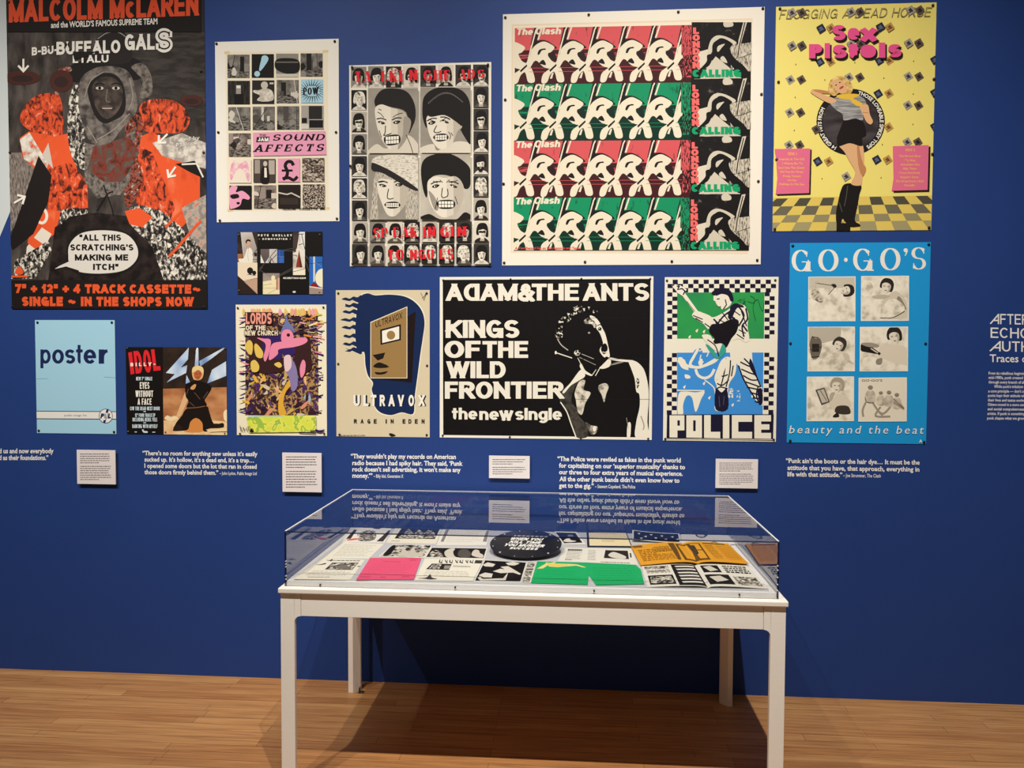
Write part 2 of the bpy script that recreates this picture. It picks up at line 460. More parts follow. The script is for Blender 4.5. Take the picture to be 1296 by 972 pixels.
# ------------------------------------------------------------------ the posters on the wall
K = '1a1614'; CREAM = 'f0e4cb'; GR = '8a8276'
halft = mott(['2a2624', '6e675e', 'b9b0a0'], 70, .38, .64, 5, seed=1)
darkph = mott(['15120f', '3b3632', '57504a'], 40, .36, .66, 5, seed=2)

# 1 -- big black and orange poster, far left
OR = 'e4572b'; ORF = mott(['c2421f', 'e4572b', 'e4572b', 'ee7a50'], 14, .3, .7, 5, (1, .5, 1), seed=13); ORM = mott(['1d1512', '5a241a', 'd04c28', 'e4572b', 'd8b8a0'], 38, .3, .72, 9, (1, .6, 1), seed=3, dist=1.2)
BWM = mott(['161311', '2b2724', '57504a', 'cfc5b5', 'efe6d4'], 60, .36, .64, 9, (1, .7, 1), seed=4, dist=1.0)
p = Sheet('poster', [(10.3, -9), (258, -9), (263.7, 391.6), (13.6, 390)], mat('231c19', .45, .18), crop=(0, 0, 2.431))
p.rect(25, 100, 650, 862, mott(['2a2421', '453d38', '5d544d'], 18, .36, .66, 6, (1, .4, 1), seed=5), 0)
p.poly('26,470 105,470 112,560 70,660 30,720', mott(['544b44', '7d7167', '9b8f83'], 60, .38, .62, 4, (3, .6, 1), seed=6))
p.poly('400,100 640,100 640,380 470,330 420,230', mott(['2e2926', '443d38'], 25, .4, .6, 4, (.5, 2, 1), seed=7))
p.blob('200,215 245,190 300,170 400,175 450,205 440,235 400,250 240,255 205,240', '1d1817')
p.blob('300,120 325,100 360,96 392,110 402,190 290,190', '282220')
p.line('302,120 330,102 365,100 390,116', 3, '9a8f83', True)
p.blob('405,205 440,195 465,230 470,280 455,300 430,298 440,250 420,225', mott(['3d3531', '6b625a', '8b8076'], 50, .34, .66, 6, seed=8))
p.blob('180,215 215,206 222,218 198,232 190,270 178,300 166,302 178,260', mott(['4a2620', '8a4434', 'b8a898'], 60, .34, .66, 7, seed=9))
# coat
p.blob('70,340 110,296 165,288 190,310 196,400 180,426 110,410 66,378', ORM)
p.blob('430,330 470,306 540,312 580,350 582,382 556,408 480,410 440,396', ORM)
p.poly('62,425 90,405 170,420 215,410 262,640 148,640 160,520 128,535 70,485', ORF)
p.poly('62,430 92,408 150,505 140,530 75,490', mott(['e9dfce', 'c9bdad', 'e4572b'], 30, .42, .66, 3, seed=10))
p.poly('150,520 215,500 270,560 272,640 148,650', ORM)
p.poly('130,480 150,440 165,520', 'cfc2b4')
p.poly('410,430 470,405 560,470 616,530 616,640 560,700 430,640', ORF)
p.poly('410,440 470,470 540,640 520,690 430,650 395,540', ORM)
p.poly('470,440 560,410 634,440 634,520 560,500 500,480', mott(['9d9388', 'c6bbad', 'e0d6c6'], 35, .4, .6, 4, seed=11))
p.poly('560,640 634,600 636,780 590,740', mott(['8d8378', 'b5aa9c', 'd86b48'], 35, .42, .68, 4, seed=12))
p.poly('540,505 600,495 632,552 585,530', K); p.line('560,506 606,504 626,546', 5, 'e9dfce')
p.poly('120,640 190,650 170,720 100,775 90,742', ORF); p.poly('84,760 130,700 160,720 120,800 80,800', 'e2d6c5')
p.poly('92,722 135,752 122,776 86,748', OR); p.ell(130, 665, 20, 26, 'e8dcca'); p.ell(130, 665, 11, 17, OR)
p.blob('215,300 240,262 258,330 262,430 268,520 230,500 210,420', BWM)
p.blob('385,350 430,345 440,400 425,480 440,560 395,640 380,560 392,470', mott([K, '38241f', '9d4028', '6a5b52', 'd9cfbf'], 50, .34, .68, 8, seed=14, dist=1))
p.poly('262,440 300,448 380,430 420,390 400,560 372,600 300,610 262,560', mott(['3f3833', '6f665e', '857b71'], 60, .36, .64, 5, seed=15))
p.poly('270,520 290,450 400,420 430,470 380,560 320,560', mott(['4c2a23', '7d3324', '5a4a42', '6a5b52'], 26, .32, .68, 8, seed=16, dist=1))
# hood and face
p.blob('243,300 252,240 300,208 360,206 400,226 418,280 424,335 400,370 372,402 340,440 285,444 262,400 246,350', mott(['3c3632', '6a615a', '867c72'], 26, .36, .64, 5, seed=17))
p.blob('270,270 300,232 345,226 375,250 388,300 382,350 350,372 320,380 290,350', '1f1a18')
p.blob('284,270 310,240 350,240 376,270 378,310 362,345 336,366 314,358 294,325', mott(['2c2522', '473c36', '5e5048'], 22, .36, .64, 4, seed=18))
p.lines('262,300 280,250 320,222|400,240 410,300 396,340|300,430 350,400 400,350|270,390 300,440', 3, '938879', True)
for x in (308, 358):
    p.ell(x, 272, 12, 5, 'c9bfb2'); p.ell(x, 272, 5, 5, '100d0c'); p.line([(x-15, 262), (x, 257), (x+15, 262)], 4, '15110f', True)
p.line('332,275 328,310 340,314', 4, '6d6056', True); p.blob('312,330 332,324 350,331 332,342', '594640'); p.line('316,334 346,334', 2, 'd6cabb')
# legs
p.poly('170,700 230,660 300,655 390,665 440,700 500,800 505,862 150,862', mott(['171211', '241c19', '2e2421'], 20, .4, .6, 4, seed=19))
p.poly('66,640 120,480 160,540 150,620 104,720 40,770 30,740', '1e1816')
p.poly('36,858 50,800 120,760 150,740 160,770 110,858', BWM)
p.blob('190,650 240,640 275,650 260,660 215,668 190,690', BWM)
p.poly('400,640 440,632 500,650 560,700 634,780 640,860 505,862 470,760 400,690', BWM)
p.poly('385,650 430,640 470,668 440,700 400,690', OR)
p.lines('520,790 545,765 600,700 620,680|510,700 560,650', 8, OR)
for x, y, w, h in ((70, 240, 56, 22), (190, 250, 36, 34), (590, 310, 36, 18)):
    p.ell(x, y, w, h, '4a2620'); p.ell(x, y+3, w*.6, h*.5, '33211d')
p.lines('320,570 345,640 350,665|300,650 330,600 350,590', 4, K, True)
# speech bubble
p.blob('207,790 210,750 250,712 320,703 390,715 428,755 428,800 385,838 310,848 240,842 212,820', K, 5)
p.blob('212,790 216,752 252,718 320,709 388,720 422,757 422,798 382,832 310,842 243,836 217,815', 'd8d0c4', 5)
p.poly('232,800 205,806 180,815 163,832 205,824 246,838', K); p.poly('236,795 205,809 185,818 170,828 205,820 250,834', 'd8d0c4')
for t, a, b, y in (('"ALL THIS', 246, 374, 741), ('SCRATCHING\'S', 218, 412, 771), ('MAKING ME', 232, 396, 802), ('ITCH"', 288, 366, 831)):
    p.txt(t, a, y-19, b, y, K, .24)
for q, d in (((74, 220), 90), ((78, 606), -30), ((520, 545), 125), ((490, 440), 135)):
    c_, s_ = math.cos(math.radians(d)), math.sin(math.radians(d))
    f = lambda a, b: (q[0] + a*c_ - b*s_, q[1] + a*s_ + b*c_)
    p.line([f(-38, 0), f(-3, 0)], 6, 'efe7d8'); p.line([f(-17, -16), f(0, 0), f(-17, 16)], 6.5, 'efe7d8')
p.rect(25, -30, 620, 100, '1d1816'); p.rect(30, 862, 650, 960, '1d1816')
p.txt('MALCOLM McLAREN', 29, 2, 612, 71, 'e2512d', .25, h=.2, dy=-22, track=.06)
p.ft('and the WORLD\u2019S FAMOUS SUPREME TEAM', 159, 69, 486, 87, 'efe7da', .025, dy=-12)
p.txt('B-BU-', 100, 147, 178, 172, 'e9e2d6', .22, dy=-6)
p.txt('BUFFALO', 176, 130, 372, 170, 'e9e2d6', .22, dy=-6); p.txt('GAL', 386, 107, 478, 156, 'e9e2d6', .22, dy=-2)
p.txt('S', 480, 88, 533, 163, 'e9e2d6', .3, serif=.08); p.txt('S', 488, 96, 526, 154, K, .08, serif=.05); 
p.txt('LTALU', 226, 172, 336, 195, 'e9e2d6', .2, dy=-2); p.poly('226,160 300,160 262,178 230,184', '1d1816')
p.ft('ed by', 568, 423, 616, 435, 'e9e2d6', 0, dy=-5); p.ft('Malcolm', 545, 441, 622, 452, 'e9e2d6', 0, dy=-8)
p.txt('7" + 12" + 4 TRACK CASSETTE~', 49, 874, 620, 902, OR, .3, dy=2, wide=1.15)
p.txt('SINGLE ~ IN THE SHOPS NOW', 70, 913, 598, 942, OR, .3, dy=1, wide=1.1)
p.blob('48,838 62,820 75,838 64,846', OR); p.rect(38, 848, 88, 854, OR)
p.pin((40, 944), (334, 944), (628, 944), (30, 8), (628, 470), (32, 470), (620, 220))
p.done('largest poster, black and orange, figure in a hooded coat with a speech bubble', 'poster', 'posters on the blue wall')

# 2 -- white poster with a grid of small square pictures
p = Sheet('poster', [(271.2, 53.3), (428.4, 49.4), (430.1, 279.7), (275.9, 281.7)], 'f1eadb', crop=(264, 30, 3.6))
p.poly('76,130 545,122 548,850 88,858', 'efe2c6')
for q in ('72,128 96,126 98,138 74,140', '520,122 546,120 547,132 521,134', '86,846 112,845 113,857 88,859', '524,838 552,836 553,848 525,850'): p.poly(q, 'e2cb98')
PK = 'eb9fb8'; SK = 'a9cfdc'
def tile(c, r):
    x = 87 + 111*c + 2.2*r*.95; y = 142 - 2.0*c + 119.4*r; return x, y, x + 101, y + 107
r_ = random.Random(5)
def picture(p, b, seed, tones=('1f1b18', '4f4944', '8c857b', 'cfc6b6')):
    r = random.Random(seed); x0, y0, x1, y1 = b; w, h = x1-x0, y1-y0
    p.window(x0, y0, x1, y1)
    p.rect(x0, y0, x1, y1, mott([tones[1], tones[2]], 30, .35, .65, 3, seed=seed))
    hz = y0 + h*r.uniform(.4, .7)
    p.rect(x0, hz, x1, y1, mott([tones[0], tones[2]], 60, .4, .62, 4, (1, 3, 1), seed=seed+1))
    for _ in range(3):
        a = x0 + w*r.random(); p.rect(a, y0 + h*r.uniform(0, .5), a + w*r.uniform(.1, .3), hz + h*.05, r.choice(tones))
    for _ in range(3):
        a, b_ = x0 + w*r.random(), y0 + h*r.uniform(.3, .9)
        p.blob([(a + w*.2*r.uniform(.5, 1)*math.cos(t), b_ + h*.2*r.uniform(.4, 1)*math.sin(t)) for t in (0, 1, 2, 3, 4, 5)], r.choice(tones))
    p.line([(x0 + w*r.random(), y0), (x0 + w*r.random(), y1)], w*.03, r.choice(tones)); p.nowin()
for r in range(6):
    for c in range(4):
        if (r == 3 and c > 0) or (r, c) in ((0, 1), (1, 3), (4, 0), (4, 2), (5, 0), (1, 0), (1, 1), (2, 3), (0, 2), (5, 3), (4, 3), (4, 1), (5, 2)): continue
        picture(p, tile(c, r), 20 + r*4 + c, ('1f1b18', '4f4944', '8c857b', 'cfc6b6') if r < 3 else ('271f1c', '594c45', '9a8c80', 'd8c6b4'))
x0, y0, x1, y1 = tile(1, 0); p.rect(x0, y0, x1, y1, K); p.blob('246,150 262,146 274,158 268,178 240,215 232,210 240,172', SK); p.ell(223, 230, 13, 13, SK)
x0, y0, x1, y1 = tile(2, 0); p.rect(x0, y0, x1, y1, '8e867c'); p.blob([(x0-1, y0+30), (x0+40, y0+20), (x1+1, y0+30), (x1+1, y0+82), (x0+50, y0+92), (x0-1, y0+70)], '1c1917'); p.rect(x0, y0+36, x1, y0+42, '6d655d'); p.rect(x0, y0+92, x1, y1, 'c9c0b1')
x0, y0, x1, y1 = tile(0, 1); p.rect(x0, y0, x1, y1, mott(['1a1715', '37322e'], 40, .4, .6, 3, (4, .5, 1), seed=31)); p.rect(x0+38, y0+20, x0+60, y0+60, '9b9388'); p.rect(x0+40, y0+22, x0+58, y0+34, 'e6dccb'); p.rect(x0+30, y0+60, x0+70, y1, '15120f')
x0, y0, x1, y1 = tile(1, 1); p.rect(x0, y0, x1, y1, '2b2623'); p.ell(x0+56, y0+22, 16, 17, 'c6bcac'); p.blob([(x0+30, y0+45), (x0+60, y0+36), (x0+92, y0+50), (x1-4, y0+88), (x0+60, y1-10), (x0+22, y1-16), (x0+36, y0+70), (x0+6, y0+55), (x0+8, y0+45)], mott(['b9ae9e', 'ded4c3'], 60, .4, .6, 3, seed=33)); p.rect(x0+80, y0+10, x0+98, y0+18, 'c9bfae')
x0, y0, x1, y1 = tile(3, 1); cx, cy = (x0+x1)/2, (y0+y1)/2; p.rect(x0, y0, x1, y1, SK); p.window(x0, y0, x1, y1)
for i in range(26):
    t = i*math.tau/26; p.poly([(cx+30*math.cos(t-.08), cy+24*math.sin(t-.08)), (cx+66*math.cos(t+.12), cy+60*math.sin(t+.12)), (cx+30*math.cos(t+.1), cy+24*math.sin(t+.1))], K)
p.nowin(); p.blob([(cx+42*math.cos(i*math.tau/16)*(1 if i % 2 else .78), cy+26*math.sin(i*math.tau/16)*(1 if i % 2 else .75)) for i in range(16)], SK, 2)
p.txt('POW!', cx-40, cy-14, cx+40, cy+18, K, .3, dy=-4, serif=.05, h=.12)
x0, y0, x1, y1 = tile(3, 2); p.rect(x0, y0, x1, y1, 'a9a196'); p.rect(x0+34, y0+2, x1-6, y0+62, '2a2623'); p.rect(x0+36, y0+66, x1-2, y1-6, '1b1815'); p.rect(x0+2, y0+56, x0+26, y0+80, '1b1815'); p.rect(x0, y0+84, x0+34, y1, 'd9d0c0')
p.poly('204,498 534,490 538,598 206,605', PK)
p.txt('THE', 234, 505, 265, 515, K, .2, h=.16, serif=.06); p.poly('222,518 280,516 277,540 219,542', K); p.txt('JAM', 226, 521, 275, 537, 'f4ecdc', .26, h=.2)
p.txt('SOUND', 291, 506, 527, 535, K, .26, h=.13, serif=.1, shear=.35, dy=-2, wide=1.35, track=.32)
p.txt('AFFECTS', 207, 553, 523, 586, K, .26, h=.13, serif=.1, shear=.35, dy=-4, wide=1.25, track=.3)
x0, y0, x1, y1 = tile(0, 4); p.rect(x0, y0, x1, y1, 'efe0cb'); p.blob([(x0+20, y0+6), (x0+50, y0+20), (x0+80, y0+8), (x0+96, y0+70), (x0+88, y1-4), (x0+70, y0+60), (x0+50, y0+40), (x0+28, y0+60), (x0+10, y1-10), (x0+4, y0+60)], mott(['efe0cb', 'eeb6c0', 'e793ab'], 45, .35, .62, 3, seed=35))
x0, y0, x1, y1 = tile(1, 4); p.rect(x0, y0, x1, y1, '4b403a'); p.rect(x0+6, y0+4, x0+30, y0+66, 'a3968a'); p.rect(x0+70, y0+6, x1-4, y0+70, 'b9ab9d'); p.blob([(x0+44, y0+34), (x0+64, y0+34), (x0+72, y0+60), (x0+70, y1), (x0+34, y1), (x0+34, y0+60)], '1d1714'); p.ell(x0+54, y0+22, 9, 12, 'd2bfae'); p.poly([(x0+50, y0+40), (x0+60, y0+40), (x0+62, y0+84), (x0+50, y0+84)], 'eee1d0')
x0, y0, x1, y1 = tile(2, 4); p.rect(x0, y0, x1, y1, PK); p.line([(x0+72, y0+32), (x0+62, y0+16), (x0+44, y0+16), (x0+34, y0+34), (x0+44, y0+58), (x0+40, y0+82), (x0+24, y0+96)], 15, K, True); p.line([(x0+22, y0+92), (x0+50, y0+88), (x0+72, y0+98), (x0+90, y0+82)], 14, K, True); p.rect(x0+18, y0+50, x0+68, y0+60, K)
x0, y0, x1, y1 = tile(3, 4); p.rect(x0, y0, x1, y1, mott(['251d19', '6b5a4e', 'cdbba8'], 45, .4, .6, 4, (1, 2, 1), seed=37, dist=1.5))
x0, y0, x1, y1 = tile(0, 5); p.rect(x0, y0, x1, y1, K); p.blob([(x0+2, y0+10), (x0+36, y0+4), (x0+30, y0+30), (x0+60, y0+24), (x0+92, y0+50), (x0+86, y0+64), (x0+60, y0+60), (x0+48, y0+90), (x0+14, y1-2), (x0+2, y1-10)], PK); p.blob([(x0+4, y0+44), (x0+36, y0+38), (x0+44, y0+54), (x0+14, y0+60)], K); p.ell(x0+40, y0+80, 8, 6, K)
x0, y0, x1, y1 = tile(2, 5); p.rect(x0, y0, x1, y1, '261d19'); p.line([(x0, y0+36), (x0+40, y0+44), (x0+60, y0+38), (x1, y0+58)], 6, 'd2c2b0'); p.rect(x0+8, y0+60, x1-10, y0+90, '3a2f29')
x0, y0, x1, y1 = tile(3, 5); p.rect(x0, y0, x1, y1, mott(['1d1613', '77685c', 'ccbba8'], 150, .42, .58, 2, seed=39))
p.ft('ALBUM \u00b7 CASSETTE', 338, 840, 498, 848, K, .03); p.blob('508,848 516,838 524,838 532,848 524,846 516,846', K)
p.pin((38, 93), (576, 82), (46, 496), (582, 496), (53, 897), (586, 889))
p.done('white poster with a grid of small square black-and-white pictures and pink panel', 'poster', 'posters on the blue wall')

# 3 -- black and white poster of portrait squares with red letters
p = Sheet('poster', [(441.6, 82.7), (621.3, 79.1), (621.6, 336.6), (443.6, 336.9)], 'ece3d0', crop=(430, 70, 3.533))
def portrait(p, x, y, w, h, seed):
    r = random.Random(seed); p.window(x, y, x+w, y+h)
    dark = r.random() < .65; hair = '1b1715' if dark else mott(['5d564d', 'cfc5b3', 'e9dfcc'], 90, .38, .6, 3, seed=seed)
    p.rect(x, y, x+w, y+h, r.choice(['b5ab9b', '8b8378', 'd8cdb9', '3a3530'] if dark else ['2a2623', '1d1a18']))
    cx = x + w*r.uniform(.46, .56); cy = y + h*.54
    p.blob([(x+w*.05, y+h*1.1), (x+w*.16, y+h*.88), (cx, y+h*.78), (x+w*.86, y+h*.88), (x+w*.96, y+h*1.1)], r.choice(['26221f', 'd9cfbd', '57504a']))
    p.blob([(cx-w*.36, cy+h*.12), (cx-w*.37, cy-h*.2), (cx-w*.2, cy-h*.44), (cx+w*.2, cy-h*.45), (cx+w*.37, cy-h*.2), (cx+w*.36, cy+h*r.uniform(.1, .35)), (cx, cy+h*.1)], hair)
    p.poly([(cx-w*.12, cy+h*.2), (cx+w*.12, cy+h*.2), (cx+w*.14, cy+h*.42), (cx-w*.14, cy+h*.42)], 'b9ad9b')
    p.blob([(cx-w*.23, cy-h*.14), (cx-w*.05, cy-h*.2), (cx+w*.23, cy-h*.14), (cx+w*.22, cy+h*.1), (cx+w*.1, cy+h*.29), (cx-w*.08, cy+h*.29), (cx-w*.21, cy+h*.1)], 'e6dbc8')
    p.blob([(cx+w*.12, cy-h*.1), (cx+w*.23, cy-h*.12), (cx+w*.2, cy+h*.12), (cx+w*.08, cy+h*.26)], 'b4a998')
    p.poly([(cx-w*.25, cy-h*.1), (cx-w*.25, cy-h*.26), (cx+w*.25, cy-h*.26), (cx+w*.25, cy-h*.1), (cx+w*r.uniform(-.1, .2), cy-h*.16)], hair)
    for sx in (-1, 1):
        p.ell(cx+sx*w*.105, cy-h*.02, w*.045, h*.018, K); p.line([(cx+sx*w*.17, cy-h*.07), (cx+sx*w*.05, cy-h*.075)], h*.02, K)
    p.line([(cx, cy), (cx-w*.03, cy+h*.08), (cx+w*.02, cy+h*.09)], h*.016, '5a5149'); p.ell(cx, cy+h*.165, w*.08, h*r.choice([.012, .02, .035]), '2b2320')
    k = r.random()
    if k < .15: p.lines('%f,%f %f,%f' % (cx-w*.22, cy-h*.02, cx+w*.22, cy-h*.02), h*.09, K)
    elif k < .3: p.blob([(cx-w*.2, cy+h*.1), (cx, cy+h*.11), (cx+w*.2, cy+h*.1), (cx+w*.12, cy+h*.33), (cx-w*.1, cy+h*.33)], K); p.ell(cx, cy+h*.165, w*.06, h*.02, 'c2b5a2')
    p.nowin()
tops = [(51, 52), (128, 50), (207, 51), (283, 49), (361, 47), (440, 45), (518, 44), (597, 43)]
for i, (x, y) in enumerate(tops): portrait(p, x, y, 69, 95, 60+i)
for i, y in enumerate((157, 254, 353, 452, 551, 650)): portrait(p, 53 + i*.6, y, 68, 90, 70+i)
for i, y in enumerate((142, 241, 341, 441, 541, 642)): portrait(p, 599, y, 67, 93, 80+i)
for i in range(8): portrait(p, 58 + i*77.5, 747 - i*.3, 69, 90, 90+i)
for i in range(8): portrait(p, 58 + i*77.5, 845, 69, 90, 100+i)
def teeth(p, b, n=5, dy=0):
    x0, y0, x1, y1 = b; p.blob([(x0-7, y0+6), (x0+8, y0-5), (x1-10, y0-6+dy), (x1+6, y0+6+dy), (x1+4, y1-4+dy), (x1-14, y1+5+dy), (x0+12, y1+5), (x0-4, y1-6)], K)
    for r in range(2):
        for i in range(n):
            u = x0 + (x1-x0)*(i+.06)/n; v = x0 + (x1-x0)*(i+.9)/n; t = y0 + (y1-y0)*(r*.52); o = dy*i/n
            p.rect(u, t+o, v, t+(y1-y0)*.43+o, 'efe6d4')
def bighead(b, bg, hair, face, ears=(), hairshine=None, eyes=(), nose=None, mouth=None, shirt=None, shade=None, lines=''):
    p.window(*b); p.rect(*b, bg)
    if shirt: p.blob(shirt[0], shirt[1])
    p.blob(hair[0], hair[1]); p.blob(face, 'e4d9c5')
    sf = smooth(pts_of(face)); fx = sum(a for a, b in sf)/len(sf); right = lambda d: clip_poly(sf, [(fx+d-30, -999), (9999, -999), (9999, 9999), (fx+d+30, 9999)])
    p.poly(right(28), 'd6cab6'); p.poly(right(58), 'bcb09d')
    if shade: p.blob(shade, '9c9284')
    for q in (hair[2] if len(hair) > 2 else []): p.blob(q, hair[1])
    for (x, y, a) in eyes:
        p.blob([(x-17, y+a), (x-4, y-7), (x+17, y-a), (x+3, y+8)], K); p.ell(x-2, y+1, 6, 4, 'efe6d4'); p.ell(x, y+1, 3, 3.6, K)
        p.line([(x-22, y-13+a), (x, y-19), (x+22, y-14-a)], 5, K, True)
    if nose: p.line(nose, 4, K, True)
    if lines: p.lines(lines, 3, K, True)
    if mouth: teeth(p, *mouth)
    p.nowin()
graybg = mott(['8d8477', 'a2988a'], 12, .3, .7, 2, seed=41)
bighead((130, 151, 353, 441), graybg, ('165,235 160,200 190,160 240,152 300,165 335,215 342,280 325,330 310,350 300,260 230,235 190,225', '241f1c'),
    '162,240 190,224 225,236 296,262 302,330 290,390 262,424 230,424 200,395 175,340 164,290', eyes=[(190, 305, -3), (258, 303, 4)], nose='208,318 206,350 200,362 222,358 234,352', mouth=((208, 368, 268, 402), 5, -4),
    shirt=('130,430 170,400 215,420 300,360 352,400 360,445 130,445', 'd5cab6'), shade='290,280 322,300 300,380 262,425 285,360', lines='172,258 186,266 200,282|240,282 262,268 285,262|180,340 190,372|300,360 318,402 330,440|176,244 190,250')
bighead((363, 148, 587, 440), graybg, ('372,240 380,190 420,156 480,146 545,160 582,210 588,300 588,400 560,370 520,300 470,260 400,270 392,330 375,290', '1e1a18', ['395,262 430,250 520,262 548,320 520,300 470,272 410,280']),
    '392,280 430,266 500,272 532,310 548,318 546,330 528,345 505,400 470,422 440,418 410,375 396,330', eyes=[(415, 306, 5), (474, 300, -6)], nose='436,318 424,345 440,350 456,344', mouth=((428, 362, 482, 384), 5, -2),
    shirt=('360,420 420,400 440,430 520,390 590,400 590,445 360,445', 'dacfbb'), lines='488,346 498,362 494,380|500,350 508,364|400,290 430,302|450,300 480,284')
p.auto = False; p.up()
for i in range(26):
    t = i/25; p.line([(398+150*t, 215-45*math.sin(t*3)), (402+150*t, 222-45*math.sin(t*3))], 2, '8f867a')
p.auto = True
bighead((131, 448, 353, 737), graybg, ('140,745 150,640 160,540 200,520 330,560 356,620 356,745 300,745 290,650 180,600 175,745', mott(['6d655b', 'b9ae9c', 'ddd2be'], 70, .38, .62, 4, (5, .7, 1), seed=43)),
    '172,570 200,555 300,580 308,620 296,670 262,712 240,724 214,712 190,660 174,610', eyes=[(196, 585, -2), (268, 582, 2)], nose='222,600 216,636 226,646 244,642', mouth=((210, 664, 268, 682), 6, 0), lines='178,572 200,568')
p.window(131, 448, 353, 737); p.blob('150,470 190,452 280,448 356,470 358,610 330,596 250,545 190,522 152,500', mott(['a79d8d', 'd9cebb', 'e6dcc9'], 60, .36, .6, 2, (1, 3, 1), seed=44)); p.blob('146,492 160,486 250,530 352,600 352,612 300,590 200,532 150,520', '2a2522'); p.nowin()
bighead((364, 446, 587, 736), mott(['b0a696', 'c7bcaa'], 12, .3, .7, 2, seed=46), ('366,520 380,470 430,446 500,446 560,480 588,520 584,590 560,600 545,570 480,540 420,545 400,580 392,640 375,600', '1d1917'),
    '396,570 430,545 470,552 520,545 552,580 552,650 530,700 490,724 455,724 420,690 400,640', eyes=[(432, 588, 5), (512, 588, -5)], nose='462,596 458,630 466,640 486,630 484,600', mouth=((444, 656, 512, 684), 5, 0),
    shirt=('364,740 400,712 450,735 520,738 560,705 590,720 590,745', '1d1917'), shade='400,610 430,640 444,690 424,690', lines='440,640 430,690|518,634 530,670|420,566 440,574|500,574 530,562|450,560 462,572|480,572 494,560')
RD = 'dc2630'
for t, a, b, y0, y1 in (('TA', 71, 144, 78, 125), ('LKI', 190, 283, 76, 124), ('N', 314, 350, 72, 118), ('GHE', 377, 500, 74, 118), ('AD', 536, 606, 70, 112), ('S', 618, 650, 72, 106),
                        ('SP', 154, 218, 776, 818), ('EAK', 243, 350, 772, 816), ('IN', 376, 431, 770, 815), ('GI', 452, 512, 770, 814), ('N', 528, 568, 770, 812),
                        ('TO', 216, 290, 872, 916), ('NGU', 318, 423, 872, 914), ('ES', 450, 512, 868, 914)):
    p.txt(t, a, y0, b, y1, RD, .27, h=.05, serif=.08, track=.2, diag=True, dy=-2)
p.pin((58, 57), (664, 46), (50, 497), (60, 934), (672, 934))
p.done('black-and-white poster of portrait squares overprinted with broken red letters', 'poster', 'posters on the blue wall')

